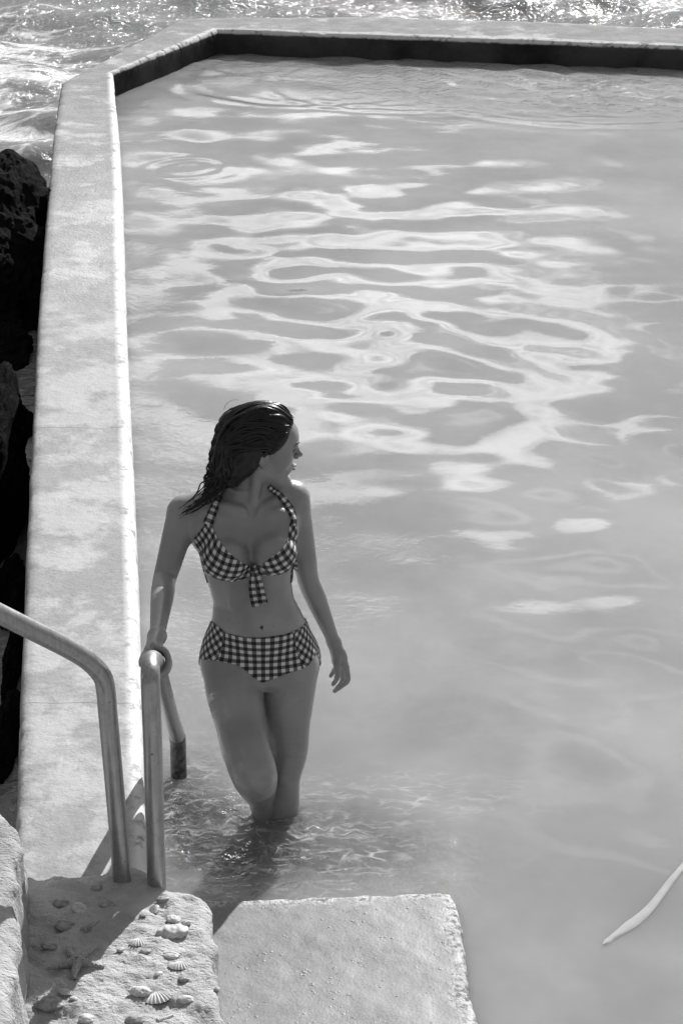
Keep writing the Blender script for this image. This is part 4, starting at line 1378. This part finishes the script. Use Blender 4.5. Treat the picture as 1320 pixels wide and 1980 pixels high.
# ---- hair: a mass and many wet locks over it
hv = Vol((-0.60, 5.30, 0.78), (-0.05, 5.76, 1.36), 0.004)


def hcut(x, y, z):
    """keep only what lies behind the hair line"""
    q = [x - ho.x, y - ho.y, z - ho.z]
    l = [(q[0] * Mh[0][i] + q[1] * Mh[1][i] + q[2] * Mh[2][i]) / HS for i in range(3)]
    # line from the top of the forehead, down past the temple, to behind the ear
    lim = np.interp(l[2], [-.10, -.03, -.005, .015, .03, .045, .07, .09, .12], [-.03, -.018, -.004, .022, .040, .052, .066, .074, .09])
    return (l[0] - lim) * HS


hv.ell(H(-.006, 0, .048), np.array((.101, .083, .090)) * HS, [list(Mh[i]) for i in range(3)], .01)
hv.add(lambda x, y, z: hcut(x, y, z), (-.6, 5.3, .78), (-.05, 5.76, 1.36), 0.006, cutout=False) if False else None
sl, gx_, gy_, gz_ = hv.region((-0.60, 5.30, 0.78), (-0.05, 5.76, 1.36))
d_ = hcut(gx_, gy_, gz_).astype(np.float32); kk = 0.012
hh = np.maximum(kk - np.abs(hv.F[sl] - d_), 0) / kk
hv.F[sl] = np.maximum(hv.F[sl], d_) + hh * hh * kk / 4
for pts, rad in [([W(475, 850, 5.50), W(455, 890, 5.49), W(438, 918, 5.485), W(424, 936, 5.475)], [.070, .058, .036, .014]),
                 ([W(460, 830, 5.53), W(440, 880, 5.53), W(424, 912, 5.52), W(412, 930, 5.50)], [.057, .042, .026, .010]),
                 ([W(448, 895, 5.56), W(428, 930, 5.575), W(408, 955, 5.585), W(396, 975, 5.59)], [.052, .040, .024, .010]),  # extra hair bulk behind the shoulder, added to keep sun off the elbow
                 ([H(-.05, -.045, .03), H(-.055, -.052, -.02), W(452, 920, 5.455)], [.036, .034, .022]),
                 ([H(-.05, .045, .03), H(-.055, .045, -.02), W(452, 920, 5.56)], [.036, .034, .022])]:
    hv.chain(pts, rad, .02)
mv, mq = hv.mesh(); del hv
_c = mv - np.array(tuple(ho)); _r = np.linalg.norm(_c, axis=1, keepdims=True)
_low = np.clip((ho.z + 0.02 - mv[:, 2]) / 0.10, 0, 1)
mv = mv + _c / _r * ((0.004 + 0.010 * _low) * fbm(mv[:, 0] * 26 - mv[:, 2] * 10, mv[:, 1] * 26, mv[:, 2] * 14, 3, 44))[:, None]
ang = np.arctan2(mv[:, 2] - ho.z, mv[:, 0] - ho.x)
hair = link('hair', mv, mq, MATS['wet_hair']); hair.parent = woman
hb = BVHTree.FromPolygons([Vector(v) for v in mv], [tuple(int(i) for i in q) for q in mq])
hm = hair.data
_n = np.zeros(len(mv) * 3, np.float32); hm.vertices.foreach_get('normal', _n)
if (_n.reshape(-1, 3) * (mv - mv.mean(0))).sum() < 0:
    hm.flip_normals()
V_, F_ = [], []
tailpts = [W(430, 925, 5.47), W(415, 945, 5.46), W(396, 965, 5.455), W(372, 982, 5.46), W(346, 998, 5.465)]


def outside(p, lift):
    h = hb.find_nearest(p); n_ = h[1]
    c_ = Vector((ho.x, ho.y, ho.z))
    if n_.dot(h[0] - c_) < 0 and (h[0] - c_).length > 0.03:
        n_ = -n_
    return h[0] + n_ * lift


for i in range(430):
    u = random.random(); side_ = random.uniform(-1, 1)
    # start along the hair line, sweep back over the skull, fall to the nape
    yb = side_ * 0.070
    za = .105 - .085 * abs(side_) ** 1.6 + random.uniform(-.01, .01)
    xa = float(np.interp(za, [-.02, .015, .03, .045, .07, .09, .12], [.0, .022, .040, .052, .066, .074, .085])) - random.uniform(0, .05)
    s0 = H(xa, yb, za); s1 = H(-.02 + random.uniform(-.02, .02), side_ * .085, .125 - .09 * abs(side_) ** 1.5 + random.uniform(-.01, .012)); s2 = H(-.088, side_ * .065, .05 - .03 * abs(side_) + random.uniform(-.02, .02))
    s3 = W(446 + random.uniform(-16, 14), 890 + random.uniform(-14, 12), 5.51 + side_ * .05); s4 = W(424 + random.uniform(-12, 10), 930 + random.uniform(-10, 8), 5.48 + side_ * .03)
    pth = [s0, s1, s2, s3, s4]
    n_in = random.choice([3, 4, 5, 5])
    pth = catmull(pth[:n_in], 7)
    lift = random.uniform(-.001, .0035)
    pth = [outside(p, lift) for p in pth]
    # smooth the projected path
    for _ in range(2):
        pth = [pth[0]] + [(pth[j - 1] + pth[j] * 2 + pth[j + 1]) / 4 for j in range(1, len(pth) - 1)] + [pth[-1]]
    n = len(pth); thick = i % 3 == 0
    r_ = random.uniform(.0030, .0058) if thick else random.uniform(.0010, .0022)
    ph = random.uniform(0, 6.28)
    pth = [p + Vector((math.sin(j * .55 + ph), math.cos(j * .4 + ph), math.sin(j * .5 + ph * 2))) * .0035 * (j / n) for j, p in enumerate(pth)]
    tube_geo(pth, [max(.0003, r_ * math.sin(math.pi * min(1, (j + .6) / n)) ** .4) for j in range(n)], 5, False, V_, F_)
for i in range(70):        # tails over the shoulder and loose curls
    q0 = W(432 + random.uniform(-14, 12), 915 + random.uniform(-10, 14), 5.48 + random.uniform(-.03, .03))
    jx, jy = random.gauss(0, 8), random.gauss(0, 7)
    L = random.uniform(.35, 1.0)
    base_ = [q0, W(412 + jx, 945 + jy, 5.465), W(394 + jx, 965 + jy * .8, 5.455), W(370 + jx * .8, 982 + jy * .6, 5.455), W(345 + jx * .5, 997 + jy * .7, 5.46)]
    pth = catmull(base_, 8); pth = pth[:max(6, int(len(pth) * L))]
    pth2 = []; ph = random.uniform(0, 6.28)
    pth = [p + Vector((math.sin(j * .35 + ph), 0, math.cos(j * .3 + ph))) * .011 * (j / len(pth)) for j, p in enumerate(pth)]
    for p in pth:
        h = bt_.find_nearest(p)
        if h[3] < 0.012 and h[1] is not None:
            nn = h[1] if h[1].y < 0 or h[1].z > 0 else -h[1]
            p = h[0] + nn * 0.006
        pth2.append(p)
    n = len(pth2); r_ = random.uniform(.0009, .0034)
    tube_geo(pth2, [r_ * (1 - j / n) ** .6 + .0003 for j in range(n)], 5, False, V_, F_)


def curl(cx_, cy_, r, a0, a1, Yc, rr=.0008):
    pth = [W(cx_ + r * math.cos(R(a)), cy_ + r * math.sin(R(a)), Yc) for a in np.linspace(a0, a1, 16)]
    tube_geo(pth, [rr * (1 - .5 * j / 16) for j in range(16)], 5, False, V_, F_)


curl(411, 907, 10, 60, 330, 5.49); curl(413, 905, 7, 20, 300, 5.49); curl(419, 860, 7, 80, 310, 5.5); curl(421, 856, 5, 60, 280, 5.5); curl(455, 795, 22, 190, 290, 5.53, .0006)
for i in range(34):
    a = random.uniform(0, 1); cx2 = 424 - 22 * a + random.uniform(-3, 3); cy2 = 840 + 95 * a + random.uniform(-6, 6)
    curl(cx2, cy2, random.uniform(4, 11), random.uniform(60, 140), random.uniform(240, 330), 5.50, random.uniform(.0008, .0030))
curl(452, 928, 14, 0, 150, 5.46, .0012); curl(447, 925, 18, 10, 140, 5.46, .001); curl(508, 893, 10, 30, 150, 5.44, .0005)
lk = link('hair_locks', V_, F_, MATS['wet_hair']); lk.parent = woman

# ------------------------------------------------------------------ the pale streak on the water in the lower right
path = [W_ for W_ in [P(a, b_, 0.006) for a, b_ in [(1165, 1824), (1185, 1808), (1215, 1788), (1245, 1765), (1270, 1738), (1295, 1705), (1322, 1672), (1345, 1640)]]]
path = catmull(path, 8); n = len(path); V_, F_ = [], []
def water_z(p):
    return float(Z[min(len(xs) - 1, int(round((p.x - xs[0]) / 0.03))), min(len(ys) - 1, int(round((p.y - ys[0]) / 0.03)))])


zz = np.convolve(np.pad([water_z(p) for p in path], 4, mode='edge'), np.ones(9) / 9, 'valid') + 0.005
path = [Vector((p.x, p.y, q)) for p, q in zip(path, zz)]
for i, p in enumerate(path):
    t_ = (path[min(i + 1, n - 1)] - path[max(0, i - 1)]).normalized(); s_ = Vector((-t_.y, t_.x, 0))
    q = i / (n - 1); wd = np.interp(q, [0, .06, .12, .3, .55, 1], [.003, .010, .008, .017, .012, .007])
    for j, (o_, z_) in enumerate([(-1, -.001), (-.7, .0015), (0, .002), (.7, .0015), (1, -.001)]):
        V_.append(p + s_ * (wd * o_) + Vector((0, 0, z_)))
for i in range(n - 1):
    for j in range(4):
        a0 = i * 5 + j; F_.append((a0, a0 + 1, a0 + 6, a0 + 5))
st_ = link('pale_streak', V_, F_, MATS['pale_translucent'])
tag(st_, 'thin pale curved streak on the open water in the lower right corner', 'strip')
